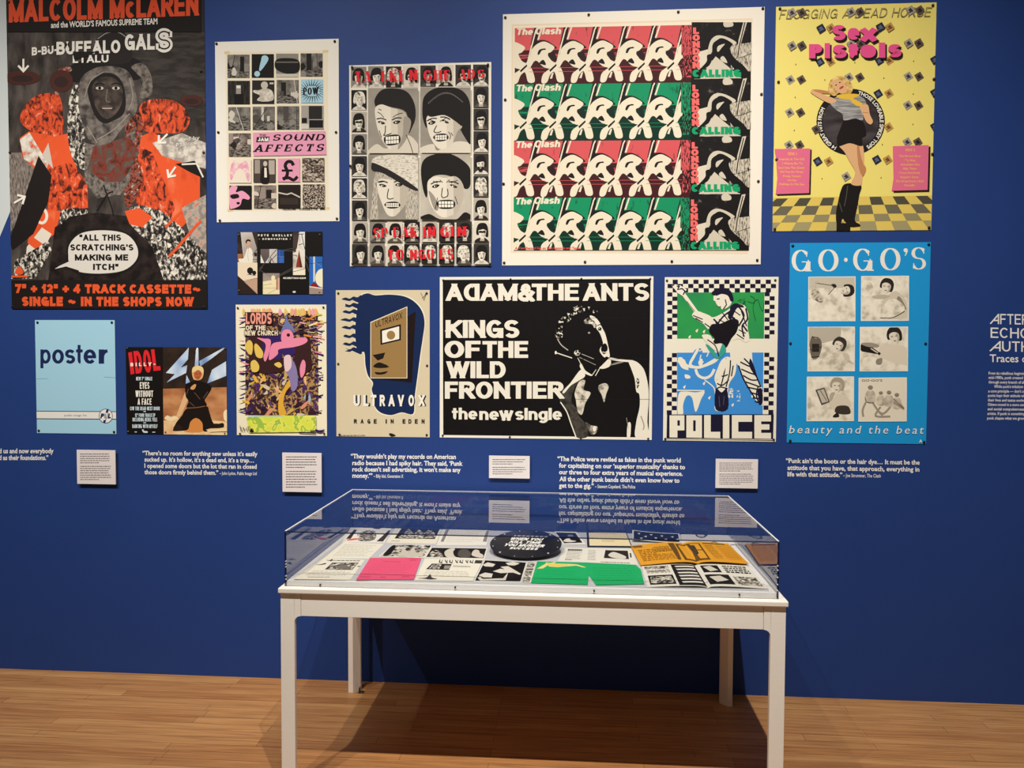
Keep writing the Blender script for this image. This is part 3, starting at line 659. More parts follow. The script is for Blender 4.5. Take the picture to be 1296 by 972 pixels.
# 4 -- wide white-bordered poster with four printed bands
p = Sheet('poster', [(637.1, 19.9), (967.6, 7.5), (962.6, 334.8), (635, 335.8)], 'efe4d2', crop=(630, 0, 2.817))
p.poly('50,88 908,66 890,906 46,902', 'e8d3b4'); p.poly('56,94 902,73 886,900 52,896', 'efdfc6')
IV = 'e6d9be'
def band(r):
    red = r % 2 == 0
    hi = 'd25557' if red else '128b5c'; lo = '43191c' if red else '0b2f22'
    up = mott([hi, hi, '4a2226' if red else '0c3a2a'], 26, .5, .72, 4, (2, .7, 1), seed=50 + r)
    # px of the first band in the 6.074x crop -> shifted down for the others
    def X(x, y):
        u = 640 + x/6.074; v = 20 + y/6.074
        u += (-.5 * r); v += r * 71.5 + (.0 if r == 0 else 0)
        v += -(0) ; return ((u-630)*2.817, v*2.817)
    def T(s, dx=0, dy=0):
        return [X(a + dx, b + dy - (a + dx) * .018 * (1 - .33*r)) for a, b in pts_of(s)]
    p.poly(T('70,98 1420,98 1450,330 70,330'), up)
    p.poly(T('70,270 1450,270 1450,545 70,540'), lo)
    p.poly(T('70,300 1450,300 1450,345 70,335'), mott([lo, hi], 70, .46, .6, 3, (.3, 3, 1), seed=55 + r))
    p.auto = False; p.up()
    for i in range(6):
        dx = 226 * i - 210
        p.poly(T('430,98 470,98 450,220 425,240 400,230', dx), '1f1718')        # dark post
    p.up()
    for i in range(6):
        dx = 226 * i - 210
        p.poly(T('484,98 496,98 466,190 452,190', dx), IV)
        p.blob(T('395,300 405,250 440,206 490,192 540,206 600,250 590,262 520,250 440,280 420,310', dx), '1d1617')   # hair
    p.up()
    for i in range(7):
        dx = 226 * i - 436
        p.blob(T('410,265 450,225 500,205 545,220 585,250 560,285 535,300 560,350 600,375 640,420 660,510 610,515 590,450 560,420 500,400 440,350 390,415 330,455 300,520 260,520 272,455 330,410 380,350 400,305', dx), IV)
        p.line(T('600,385 625,280 668,120 680,98', dx), 4.6, IV)
    p.up()
    for i in range(6):
        dx = 226 * i - 210
        p.blob(T('455,300 468,268 510,258 518,268 488,274 468,305', dx), '1d1617'); p.blob(T('470,365 500,345 520,385 480,378', dx), '1d1617')
        p.blob(T('535,305 560,290 590,300 600,350 570,345 545,330', dx), '2a1a1b' if red else '12261d'); p.poly(T('320,425 372,378 376,392 326,440', dx), '1d1617')
        p.poly(T('550,490 565,450 580,445 566,492', dx), IV)
        p.lines(' | '.join('%f,%f %f,%f' % (X(390+dx, y)[0], X(0, y-7*(1-.3*r)*(dx/420.))[1]+d, X(520+dx, y)[0], X(0, y-7*(1-.3*r)*(dx/420.))[1]+d) for y, d in ((400, 0), (425, 2))), 1.6, hi)
    p.up(); p.auto = True
    p.poly(T('1330,98 1440,98 1440,330 1330,330', 20), mott([hi, hi, '221515'], 70, .46, .56, 3, (4, .8, 1), seed=58 + r))
    p.poly(T('1340,330 1450,330 1450,500 1340,500', 20), mott([hi, '221515', '221515'], 70, .44, .56, 3, (3, 1, 1), seed=59 + r))
    # black and white end panel, px of the 6.073x crop at 820,20
    def Y(x, y):
        u = 820 + x/6.073 - .9*r; v = 20 + y/6.073 + r*72.6 ; return ((u-630)*2.817, v*2.817)
    def U(s): return [Y(a, b - a*.012*(1-.5*r)) for a, b in pts_of(s)]
    p.poly(U('335,50 795,45 790,490 335,490'), mott(['181413', '1f1a18', '7a7067'], 30, .5, .75, 4, (1, 1, 1), seed=62 + r))
    p.poly(U('385,285 480,260 500,400 385,420'), 'd9ccb5'); p.poly(U('620,240 795,215 795,440 640,420'), mott(['cfc3ad', 'b3a793', '2a2422'], 60, .42, .62, 3, (4, .8, 1), seed=63))
    p.poly(U('460,400 520,320 640,420 720,490 400,490'), 'cfc3ad')
    p.blob(U('580,60 610,40 650,60 650,90 590,95'), 'cfc3ad'); p.poly(U('735,50 765,45 715,220 700,340 685,340 695,200'), 'cfc3ad'); p.line(U('745,60 700,250 690,330'), 4, '2a2422')
    p.blob(U('460,290 480,200 530,160 600,170 680,215 640,235 560,190 500,220 490,290'), 'cfc3ad')
    p.blob(U('500,290 520,210 570,180 650,225 630,260 660,330 740,400 780,470 700,480 640,390 520,320 470,390 400,430 395,420 450,360 455,310'), '151211')
    p.blob(U('530,270 540,240 590,225 570,250 540,285'), 'cfc3ad'); p.blob(U('555,335 580,320 610,370 570,360'), 'cfc3ad')
    p.line(U('800,300 720,330 620,345'), 2, '151211')
    p.txt('The', *(lambda a, b: (a[0], a[1], b[0], b[1]))(X(80, 98), X(206, 150)), IV, .24, h=.2, shear=.2, dy=-.5, track=.04)
    p.txt('Clash', *(lambda a, b: (a[0], a[1], b[0], b[1]))(X(224, 92), X(422, 146)), IV, .24, h=.2, shear=.2, dy=-1, track=.04)
    a, b = Y(345, 95), Y(405, 140)
    for i, ch in enumerate('LONDON'):
        q0, q1 = Y(342 + (4 if ch == 'L' else 0), 92 + i*53), Y(398 - (6 if ch == 'L' else 0), 142 + i*53)
        p.txt(ch, q0[0], q0[1], q1[0], q1[1], 'ea6a64', .3, track=0)
    q0, q1 = Y(342, 416), Y(715, 474); p.txt('CALLING', q0[0], q0[1], q1[0], q1[1], '149a62', .34, dy=-1, track=.06)
p.window(57, 80, 905, 892)
for r in range(4): band(r)
p.nowin()
p.ft('A Two Record Set on Epic Records and Tapes.', 62, 881, 296, 889, 'd8484c', .03)
p.pin((27, 64), (324, 54), (643, 44), (944, 32), (27, 357), (939, 337), (21, 656), (928, 647), (23, 937), (311, 934), (620, 932), (924, 928))
p.done('wide white-bordered poster with red, green, red and green bands of repeated pale figures', 'poster', 'posters on the blue wall')

# 5 -- yellow poster, woman before a black disc
YL = 'ecd873'
p = Sheet('poster', [(982.7, 8.3), (1183.3, 4), (1180, 291), (976.8, 293)], mat(YL, .4, .35), crop=(970, 0, 3.239))
p.c(980, 60, 4.224)
p.poly('-30,805 860,792 860,990 -40,990', 'dcbf5c')
DK = ['4e4a3c', '6b6450', '8f8560', 'a09468']
for j, (ya, yb) in enumerate(((795, 838), (838, 886), (886, 925), (925, 985))):
    for i in range(14):
        def fx(k, y): return 420 + (k - 6.6) * (62 + (y-795)*.17)
        def fy(k, y): return y + 14 - 14*k/12
        if (i + j) % 2 == 0: p.poly([(fx(i, ya), fy(i, ya)), (fx(i+1, ya), fy(i+1, ya)), (fx(i+1, yb), fy(i+1, yb)), (fx(i, yb), fy(i, yb))], DK[j])
p.ell(407, 400, 183, 178, '1d1819', 0, 40); p.ell(407, 400, 150, 146, mott(['2b2526', '4d4647'], 8, .3, .7, 1, (1, 3, 1), seed=65), 0, 36)
p.ell(407, 400, 183, 178, '6d6668', 0, 20, -60, 60) if False else None
def ring(t, a0, a1, rad=166, h=20):
    p.ft(t, 0, 0, 1, 1, 'efe7d6', .025, fn=lambda u, y: (407 + (rad - h/2 + y*h) * math.cos(math.radians(a0 + (a1-a0)*u)), 400 + (rad - h/2 + y*h) * .975 * math.sin(math.radians(a0 + (a1-a0)*u))))
ring('14 GREAT HITS FROM', 119, 208); ring('THOSE LOVEABLE SPIKEY TOPS', -76, 58)
def dia(x, y, k, s=27):
    cols = {'b': ('23283a', '5a6076'), 'o': ('b98f4c', '6b4a28'), 'g': ('9d9488', '3a3431'), 'd': ('5f5048', '2b2320')}[k]
    p.poly([(x-s*.95, y-s*.3), (x+s*.25, y-s), (x+s, y+s*.2), (x-s*.2, y+s)], cols[0])
    p.poly([(x-s*.5, y), (x, y-s*.5), (x+s*.6, y+s*.2), (x, y+s*.3)], cols[1]); p.line([(x-s*.4, y+s*.5), (x+s*.5, y+s*.1)], 4, cols[1])
for x, y, k in ((243, 80, 'b'), (300, 80, 'o'), (560, 75, 'b'), (612, 72, 'o'), (84, 175, 'g'), (143, 175, 'd'), (397, 162, 'g'), (455, 162, 'd'), (714, 157, 'g'), (771, 158, 'd'), (553, 250, 'b'), (610, 248, 'o'),
                (80, 350, 'g'), (138, 350, 'd'), (711, 311, 'g'), (768, 312, 'd'), (608, 428, 'o'), (76, 524, 'g'), (133, 524, 'd'), (708, 508, 'g'), (764, 508, 'd'), (230, 611, 'b'), (288, 611, 'o'), (545, 602, 'b'), (603, 602, 'o'), (382, 692, 'g'),
                (855, 70, 'b'), (855, 245, 'b'), (855, 425, 'b'), (222, 440, 'd')): dia(x, y, k)
p.auto = False; p.up()
for x, y in ((113, 92), (428, 82), (742, 75), (268, 175), (583, 165), (110, 268), (740, 250), (105, 444), (738, 412), (253, 702), (568, 697), (575, 520), (265, 360)): p.ell(x, y, 3, 3, '7d6f3a', 0, 8)
p.auto = True
# woman
FL = 'd9a878'; FS = 'b97f52'
p.poly('380,940 330,940 330,990 404,990 404,960', K)
p.blob('352,770 378,730 460,738 452,790 440,860 428,925 452,945 455,956 400,958 376,930 362,915 352,940 330,938 328,880 340,820', '191614')
p.lines('390,740 382,800 372,850|345,830 360,880', 5, '4a4540', True)
p.blob('345,528 380,512 440,510 452,560 485,640 486,664 470,690 460,738 408,732 425,690 428,660 400,610 372,560', FL)
p.blob('440,520 462,540 472,620 488,650 470,690 448,640', FS)
p.blob('452,530 472,530 478,600 468,610', FL)
p.blob('366,400 400,382 460,385 484,430 488,470 466,486 466,530 400,514 342,530 332,490 345,450', '1c1515')
p.blob('292,290 330,268 400,250 470,270 490,310 472,345 470,392 430,382 370,392 362,360 320,330', mott(['6d6a69', 'b0aca8'], 60, .4, .6, 2, (.3, 6, 1), seed=67))
p.blob('290,300 200,250 195,232 210,226 290,236 300,250 250,250 310,272 330,290', FL); p.blob('205,230 240,228 290,240 292,250 240,246', FS)
p.blob('455,320 480,305 500,315 508,360 524,396 512,414 490,400 475,370', FL); p.line('470,350 500,352', 4, FS)
p.poly('420,285 470,300 460,318 410,300', FL)
p.blob('330,260 380,250 440,252 450,262 420,275 462,298 465,318 430,310 400,282 350,276', 'e2b53c')
p.blob('290,245 285,215 300,175 340,155 385,170 415,205 412,240 390,252 350,240 320,262', mott(['a87a3e', 'd2a860', 'e6c684'], 60, .36, .62, 3, seed=68))
p.blob('305,190 330,172 362,182 384,215 378,246 350,248 322,225', FL); p.blob('345,220 362,208 368,215 352,226', 'b23c34'); p.ell(328, 204, 5, 3, K, -30); p.ell(348, 190, 5, 3, K, -30)
# pink panels
for q, sh in (('0,545 190,542 184,780 5,786 14,700 8,600', (8, 6)), ('630,530 822,524 816,763 624,768 634,700', (10, 8))):
    p.blob([(a+sh[0], b+sh[1]) for a, b in pts_of(q)], K, 1); p.poly(q, 'dc6a86')
for i, (a, b) in enumerate(((70, 118), (22, 160), (40, 150), (18, 160), (30, 156), (44, 140), (70, 116), (24, 158))): p.ft(('SIDE 1', 'Anarchy In The U.K', 'I Wanna Be Me', 'God Save The Queen', 'Did You No Wrong', 'Pretty Vacant', 'No Fun', 'Holidays In The Sun')[i], a, (563, 593, 616, 639, 661, 684, 706, 727)[i], b, (577, 604, 627, 650, 672, 695, 717, 738)[i], 'e9a95c', .03)
for i, (a, b) in enumerate(((697, 750), (664, 780), (695, 752), (672, 774), (684, 760), (662, 776), (670, 768), (644, 794), (692, 748))): p.ft(('SIDE 2', 'The Biggest Blow', 'My Way', 'Something Else', 'Silly Thing', "C'mon Everybody", 'Stepping Stone', 'The Great Rock n Roll', 'Swindle')[i], a, (544, 577, 600, 622, 644, 666, 689, 711, 733)[i], b, (556, 588, 611, 633, 655, 677, 700, 722, 744)[i], 'e9a95c', .03)
p.c(970, 0, 3.239)
p.txt('FLOGGING A DEAD HORSE', 50, 42, 668, 80, '6d6650', .1, dy=-10, shear=.25, track=.16)
p.txt('FLOGGING A DEAD HORSE', 52, 44, 670, 78, 'c9b873', .04, dy=-10, shear=.25, track=.22)
for x, y, k in ((103, 55, 'g'), (143, 55, 'd'), (345, 52, 'g'), (382, 52, 'd'), (588, 45, 'g'), (626, 45, 'd'), (222, 120, 'b'), (262, 118, 'o'), (465, 114, 'b'), (503, 114, 'o'), (103, 190, 'g'), (143, 190, 'd'), (345, 185, 'g'), (384, 183, 'd'), (580, 180, 'g'), (622, 180, 'd')): dia(x, y, k, 21)
for d, c in ((7, '17110f'), (0, 'df4f86')):
    p.txt('S', 268+d, 106+d, 322+d, 168+d, c, .32, h=.25); p.txt('e', 330+d, 101+d, 378+d, 166+d, c, .3, h=.2); p.txt('x', 386+d, 105+d, 446+d, 170+d, c, .3)
    for ch, a, b, y0, y1 in (('P', 172, 226, 184, 242), ('i', 236, 258, 180, 242), ('s', 270, 326, 168, 241), ('t', 334, 374, 180, 241), ('o', 382, 446, 168, 240), ('l', 458, 484, 178, 240), ('s', 496, 550, 166, 238)):
        p.txt(ch, a+d, y0+d, b+d, y1+d, c, .34, h=.24)
p.pin((54, 38), (680, 24), (48, 338), (684, 326), (40, 655), (678, 633), (33, 940), (664, 934))
p.done('yellow poster with a woman in boots before a black disc, chequered floor below', 'poster', 'posters on the blue wall')

# 6 -- pale blue poster lettered "poster"
NV = '1c2754'
p = Sheet('poster', [(44.7, 405.1), (145.3, 405.1), (147.9, 548.5), (47.3, 548.7)], mat('a3cfe0', .45, .18), crop=(0, 390, 4.227))
for i, (ch, a, b) in enumerate((('p', 218, 273), ('o', 281, 344), ('s', 350, 404), ('t', 409, 444), ('e', 449, 516), ('r', 530, 594))):
    p.txt(ch, a, 194, b, 297, NV, .19, h=.155)
p.rect(190, 549, 640, 553, NV, 3); p.rect(190, 553, 640, 589, 'e8e4da', 3); p.rect(190, 589, 640, 593, NV, 3)
p.ft('public image ltd.', 347, 568, 468, 578, '44464f', 0)
p.ell(568, 577, 37, 39, NV, 0, 32); p.ell(568, 577, 34, 36, 'ece8de', 0, 32)
p.poly('572,541 584,543 566,613 553,611', NV); p.poly('567,560 577,560 566,598 556,598', 'ece8de')
p.txt('P', 538, 563, 556, 590, NV, .3, shear=.2); p.txt('i', 562, 564, 567, 590, NV, .4); p.txt('L', 577, 563, 594, 590, NV, .3, shear=.2)
p.line('190,378 260,376', 1.5, '8dbccf'); p.line('560,368 625,372', 1.5, '7da9bc')
p.pin((203, 77), (600, 77), (210, 655), (612, 662))
p.done('pale blue poster lettered with the single word poster', 'poster', 'posters on the blue wall')

# 7 -- small poster, kneeling figure under steel bolts
p = Sheet('poster', [(159.5, 439.2), (286, 439.7), (288.4, 550.6), (160.9, 549)], mat('17120f', .45, .18), crop=(160, 435, 8.104))
p.poly('378,30 1040,30 1045,460 380,460', mott(['2a1f19', '38291f'], 14, .4, .6, 3, seed=70))
p.poly('378,462 1045,445 1050,950 385,950', mott(['8f5130', 'b97b4c', 'd39a68'], 9, .3, .7, 2, (1, 1.6, 1), seed=71))
p.poly('610,480 640,560 560,740 500,780', 'e3b582'); p.poly('385,790 540,760 700,770 1040,800 1045,940 390,940', mott(['d9a06a', 'f0d09c', 'e0a873'], 12, .3, .7, 2, seed=72))
p.blob('395,770 420,735 460,750 500,740 530,765 460,790', 'f3dcae'); p.blob('1000,700 1040,680 1042,790 1005,780', 'f5dfb0'); p.blob('600,800 700,765 780,800 790,900 600,900', 'd98a45')
ST = mott(['6f8fc0', 'b9cde4', 'e6eef2'], 11, .3, .7, 1, seed=73)
for q in ('642,40 634,160 560,246 628,220 615,300 415,398 500,312 408,300', '716,60 726,40 740,45 744,220 726,236 704,225', '750,178 1000,40 1002,56 880,150 760,232', '832,404 880,268 1024,180 1026,330 840,404', '610,410 620,320 660,402'): p.poly(q, ST)
p.blob('606,430 640,400 720,380 800,396 868,430 872,470 830,540 806,580 820,640 640,660 620,640 640,590 612,540', '17110e')
p.blob('660,450 700,415 718,425 700,465 670,470', 'd99a5f')
p.blob('630,660 820,640 850,690 900,820 990,812 1002,850 960,865 850,870 830,900 790,890 780,810 720,760 660,800 640,870 600,890 490,895 485,870 520,800 570,740', '1c1410')
p.blob('486,880 500,838 540,830 580,860 560,892', '2c1c14'); p.lines('622,660 720,655 810,640', 8, '8a5a3a'); p.lines('700,500 760,570|840,490 790,560|640,460 620,520|650,600 700,640', 7, '6b4a38', True)
p.blob('900,820 960,822 995,840 1002,864 985,850 960,848 970,866 940,850 905,848', '2a1a12')
p.blob('690,360 676,300 690,240 730,228 780,240 796,290 782,350 750,372 715,372', 'e0b273'); p.blob('696,330 700,285 735,270 770,290 772,330 745,368 715,362', 'b8623a')
p.blob('676,290 685,245 730,226 780,238 796,280 780,300 745,268 700,290', 'edcf8f'); p.ell(722, 308, 8, 4, K); p.ell(756, 308, 8, 4, K); p.line('725,342 750,342', 5, '6b2a1c')
p.poly('820,880 1040,868 1045,945 880,935', 'efd3a0'); p.poly('860,905 1040,898 1040,906 862,912', '4a2c1c')
for ch, a, b, y0, y1 in (('I', 22, 60, 92, 316), ('D', 74, 150, 78, 308), ('O', 166, 242, 68, 300), ('L', 256, 330, 60, 280)):
    W = .5 if ch == 'I' else .26
    p.txt(ch, a, y0, b, y1, 'e0262c', {'I': 1, 'D': .28, 'O': .28, 'L': .28}[ch], h=.2, fn=(lambda a, b, y0, y1: lambda u, y: (a + (b-a)*u + (1-y)*26, y1 + (y0-y1)*y - 8*u))(a, b, y0, y1))
p.txt('BILLY-', 46, 196, 300, 232, 'efe9dc', .26, track=.55, dy=-6)
BL = 'cfdfe4'
for t, a, b, y0, y1, c in (('NEW 7" SINGLE', 104, 270, 340, 376, BL), ('EYES', 142, 240, 394, 462, 'f1ead9'), ('WITHOUT', 98, 278, 480, 545, 'f1ead9'), ('A FACE', 120, 262, 560, 626, 'f1ead9'), ('C/W THE DEAD NEXT DOOR', 42, 346, 645, 682, BL), ('12" FOUR TRACK EP', 94, 300, 714, 750, BL), ('INCLUDING REBEL YELL', 68, 322, 758, 796, BL), ('DANCING WITH MYSELF', 66, 324, 826, 864, BL)):
    p.txt(t.replace('/', 'I'), a, y0, b, y1, c, .24, track=.12, wide=.8, h=.16)
for y in (695, 810): p.rect(180, y-4, 206, y+4, BL)
p.rect(90, 900, 112, 908, BL); p.blob('165,880 185,882 182,892 220,898 220,912 180,910', BL); p.rect(272, 902, 300, 910, BL)
p.pin((12, 46), (1015, 50), (24, 900), (405, 905), (1012, 918), r=.004, col='6d6455')
p.done('small dark poster with a kneeling blond figure in black under steel bolts', 'poster', 'posters on the blue wall')

# 8 -- small landscape poster of collaged rooms
p = Sheet('poster', [(300.4, 293.7), (408.1, 293.7), (409.1, 372.4), (301.5, 372.4)], mat('15110e', .45, .18), crop=(295, 288, 10.8))
p.poly('60,70 130,70 150,470 65,470', mott(['2a1f1c', '4a3a34'], 14, .4, .6, 3, seed=75)); p.poly('105,65 262,65 330,290 330,480 150,480 130,300', mott(['9d9189', 'd6cabb'], 8, .3, .7, 1, seed=76))
p.poly('262,65 335,65 335,290', '3b2d27'); p.poly('65,360 130,360 130,450 66,450', 'a5673c')
p.poly('66,470 335,480 335,690 160,740 68,660', 'ead6b8'); p.poly('160,745 335,690 335,910', 'c39d82'); p.poly('68,662 160,745 335,912 72,912', '2c201a'); p.line('120,735 335,690', 5, '4a3a34')
p.blob('80,430 150,415 190,300 210,275 240,280 268,330 270,470 215,480 100,475', 'ece3cf'); p.lines('215,300 205,380 215,460', 4, 'b3a48d', True)
p.blob('180,200 205,165 240,175 242,210 228,245 200,245', 'd4a582'); p.blob('176,210 178,180 205,162 238,170 244,195 220,188 195,192 190,220', '221814'); p.rect(198, 245, 222, 290, 'caa083')
p.lines('270,380 335,290|285,470 335,470|270,440 335,440', 7, '2a211d')
p.rect(292, 345, 328, 395, '2a211d')
for x, y, r in ((236, 590, 46), (292, 620, 30)): p.ell(x, y, r*.9, r, K); p.rect(x-r*.3, y+r*.6, x+r*.3, y+r*1.1, K); p.poly([(x-r*1.1, y+r*1.2), (x, y+r), (x+r, y+r*1.3)], K)
p.rect(380, 295, 500, 485, mott(['4f4440', '756964'], 8, .3, .7, 1, seed=77)); p.poly('380,370 430,485 380,485', 'e6e2d8'); p.poly('500,295 605,295 540,380 490,485 440,485 500,400', 'cfc9c2'); p.rect(520, 295, 605, 485, 'c9bfb6')
p.lines('600,300 520,390 480,470|510,400 560,480|600,370 520,450', 8, '2a211d'); p.rect(605, 305, 700, 485, '2c4f93'); p.rect(640, 395, 700, 485, '3a66ad'); p.lines('640,305 640,485|605,395 700,395', 3, '6d87b8')
p.rect(822, 70, 985, 650, mott(['8a7b75', 'cfc4b8', 'e9e0d0'], 12, .35, .65, 3, seed=78)); p.poly('910,60 985,60 985,330 940,250', 'e8e4da'); p.poly('822,70 900,70 860,330 822,330', '4a3a37')
p.lines('900,90 870,290|830,90 970,90|900,240 960,220|940,90 985,300', 9, '2a211d'); p.poly('905,310 950,545 862,545', '8a3c22'); p.poly('905,310 950,545 918,545', '5c2415'); p.poly('825,560 990,560 990,650 830,650', 'efe3c6'); p.line('825,605 990,565', 6, '3a2c26')
p.lines('825,290 860,290 860,330 825,340|825,380 870,380 870,400', 8, '2a211d')
p.rect(412, 625, 640, 912, mott(['8d7d74', 'b5a69a'], 8, .3, .7, 1, seed=79)); p.poly('412,740 640,700 640,912 412,912', 'ecdcae'); p.lines('412,790 600,760|412,830 600,830|480,905 640,820', 4, '7d6a52'); p.blob('530,670 560,655 578,680 570,730 590,775 540,775 545,740 528,710', 'efe0b4'); p.rect(595, 690, 625, 850, '9c6a52'); p.rect(612, 690, 640, 850, 'd8a890')
p.rect(1046, 398, 1232, 912, '2a68b8'); p.rect(1100, 398, 1124, 740, 'd6d0cc'); p.line('1046,495 1230,478', 6, '16283f'); p.lines('1130,480 1220,540|1050,400 1110,450', 3, '7fa3d0')
p.window(1046, 398, 1232, 912); p.ell(1235, 690, 108, 130, 'efe6c4', 0, 28); p.blob('1060,810 1080,770 1120,755 1160,790 1165,815', '8e1d1a'); p.poly('1040,800 1240,830 1240,845 1040,815', 'e3d8c0'); p.poly('1040,818 1240,845 1240,920 1040,920', 'a08a80'); p.nowin()
p.lines('700,310 825,285|700,318 825,322|600,670 820,550|590,690 810,580|360,570 440,490|355,600 410,540|380,590 520,670|990,380 1040,440|1000,470 1040,600', 5, '6d655e')
p.txt('PETE SHELLEY', 345, 94, 808, 122, 'f1ead9', .26, track=.6); p.txt('\u00b7 HOMOSAPIEN \u00b7', 360, 146, 790, 170, 'f1ead9', .26, track=.5)
p.ft('HIS DEBUT SOLO ALBUM', 690, 680, 998, 702, 'f1ead9', .04); p.ell(840, 880, 22, 14, 'd9d2c5')
p.pin((84, 100), (1188, 98), (86, 862), (1185, 885), r=.004, col='6d6455')
p.done('small black landscape poster with collaged room pictures and a seated man in white', 'poster', 'posters on the blue wall')

# 9 -- crowded purple, pink and yellow poster
p = Sheet('poster', [(298.6, 385.4), (412.7, 385.8), (414.5, 551.7), (300.1, 550.6)], 'f1e6c6', crop=(300, 380, 5.558))
r = random.Random(11)
p.poly('60,90 570,90 575,810 60,810', mott(['3a2020', '3d2340', 'b08a52', '4a2a26', '6b4a7a', 'e2c26a'], 17, .36, .64, 5, seed=81, const=True, dist=1.6))
for i in range(60):                      # jagged border strokes
    side = i % 2; y = 95 + r.random()*720; x = (10 if side == 0 else 535) + r.random()*10; l = r.uniform(35, 75); t = r.uniform(-25, 25); w = r.uniform(6, 16)
    c = r.choice(['35215e', '35215e', 'e58aa6', '35215e', '1e1516']) if y < 520 else r.choice(['35215e', '1e1516', '4a2f7a'])
    p.poly([(x, y), (x+l, y+t), (x+l, y+t+w), (x+l*.3, y+w*.6+t*.3)], c)
for i in range(70):
    x, y = r.uniform(70, 540), r.uniform(500, 800); a = r.uniform(0, 6.28); l = r.uniform(20, 75); w = r.uniform(10, 26)
    p.blob([(x, y), (x+l*math.cos(a), y+l*math.sin(a)), (x+l*.6*math.cos(a+.5), y+l*.6*math.sin(a+.5)), (x-w*math.sin(a), y+w*math.cos(a))], r.choice(['caa35c', 'e6b27a', '3a2020', '4b2a5e', 'd6c7a6', '9bb5c0', 'e2b23c', '5b3a2a', 'd98f6a', '2c1b3e']), 3)
for i in range(34):
    x, y = r.uniform(390, 600), r.uniform(80, 260); a = r.uniform(-.6, .3); l = r.uniform(25, 70)
    p.line([(x, y), (x+l*math.cos(a), y+l*math.sin(a))], r.uniform(4, 12), r.choice(['d8cf5a', 'e8a0ae', '241a26', '7d7aa8', 'e7893f', '241a26', 'ecdca2']))
for i in range(26):
    x = r.uniform(40, 600); p.blob([(x, 70+r.uniform(0, 40)), (x+10, 55), (x+r.uniform(15, 30), 90), (x+8, 110)], r.choice(['e89a86', 'eda0b0', 'e2c26a', 'e9b06a']), 3)
p.poly('170,245 330,240 330,320 300,480 160,470 150,300', '35215e'); p.poly('85,250 180,250 190,400 330,420 330,500 200,520 90,470', '3a2020'); p.poly('410,300 520,280 530,480 440,560 410,430', '3a2020')
for q in ('60,320 90,280 115,310 108,380 80,370', '125,330 140,305 185,360 180,405 140,395', '100,440 130,420 160,460 150,500 110,500', '265,450 300,435 320,460 300,475'): p.blob(q, 'e4c05c')
p.blob('320,330 400,320 410,380 340,400', '35215e'); p.blob('300,690 370,560 400,580 350,640 330,720 350,800 300,800', 'e0a93a'); p.blob('370,400 420,470 430,600 390,640 370,540 340,480', '8a7ba6'); p.blob('335,400 380,390 385,470 345,500', 'e6c6c6')
p.blob('145,265 190,270 240,280 232,360 205,430 190,400 205,340 200,300', 'ec8aa4'); p.blob('250,310 320,290 400,268 480,262 500,285 470,310 400,330 300,345 290,380 240,420 228,400', 'ec8aa4'); p.blob('320,290 318,230 345,205 385,215 402,260 380,290', 'ec8aa4')
p.blob('445,480 465,420 485,440 480,510 455,545', 'ec8aa4'); p.ell(365, 245, 12, 12, '2a1620'); p.blob('310,240 320,200 345,150 352,90 365,150 400,190 410,230 380,210 340,205', '6f78a6')
p.poly('70,820 190,812 330,808 560,815 560,925 90,930', mott(['d8df4e', 'e4e35a', '9fc04a', 'dfe05a'], 24, .38, .62, 2, seed=83, const=True)); p.line('80,820 200,812 330,815', 7, 'a9c6c0')
for t, a, b, y0, y1, c in (('LORDS', 66, 248, 88, 168, 'ef9a84'), ('OF THE', 66, 206, 178, 210, 'f1e2c0'), ('NEW CHURCH', 58, 290, 214, 248, 'f1e2c0')):
    p.rect(a-4, y0-4, b+4, y1+4, '3a2020'); p.txt(t, a, y0, b, y1, c, .22)
for i in range(16): x = 25 + i*6; p.line([(x, 900+r.uniform(-20, 10)), (x+8, 915+r.uniform(-15, 10))], 3, K)
p.blob('95,925 105,900 122,925', K); p.lines('440,928 560,935|520,920 610,915', 8, '2a1c3a'); p.blob('555,905 590,915 620,905 600,930 560,925', '35215e')
p.pin((8, 54), (610, 50), (24, 938), (616, 938), r=.005)
p.done('crowded purple, pink and yellow psychedelic poster on cream paper', 'poster', 'posters on the blue wall')

# 10 -- tan poster, dark blue head with a tan panel
p = Sheet('poster', [(425.2, 367.2), (544.2, 367.2), (543.7, 552.9), (426, 552.6)], 'd8c8a6', crop=(415, 360, 3.738))
BD = '16284f'
def headshape(g, col):
    p.blob([(a + (g if a > 300 else -g), b + (g if b > 300 else -g)) for a, b in pts_of('150,70 185,42 225,52 290,48 360,56 410,82 445,125 458,180 450,250 438,330 425,430 410,540 404,612 350,605 300,618 250,606 222,575 225,545 208,500 214,465 190,430 178,380 172,320 140,318 130,200')], col, 4)
headshape(4, 'efe4cc'); headshape(0, BD)
for i, y in enumerate((70, 100, 130, 168, 204, 245, 282, 310)):
    x = (66, 84, 70, 60, 66, 74, 72, 96)[i]
    p.blob([(160, y-19), (140, y-9), (122, y-13), (104, y-3), (84, y-8), (x, y), (82, y+5), (104, y+9), (116, y+4), (134, y+12), (160, y+19)], BD, 4)
p.poly('380,150 416,128 398,464 205,445 380,440', '1f120f')
p.poly('202,178 376,104 376,444 202,444', 'efe0c0'); p.poly('205,181 373,109 373,441 205,441', '9c7a48')
p.poly('248,214 346,188 346,264 250,286', '1b1412'); p.poly('257,220 338,198 338,258 258,277', 'f1eada'); p.ell(299, 240, 20, 21, '9c7a48', 0, 24)
p.poly('212,334 272,322 262,350 236,360', '1f1714'); p.blob('214,390 232,372 252,370 292,390 250,396', '1f1714', 2); p.blob('222,414 250,416 284,410 268,424 232,426', '1f1714', 2)
p.txt('ULTRAVOX', 226, 175, 352, 205, '1f1714', .14, dy=-44, track=.16)
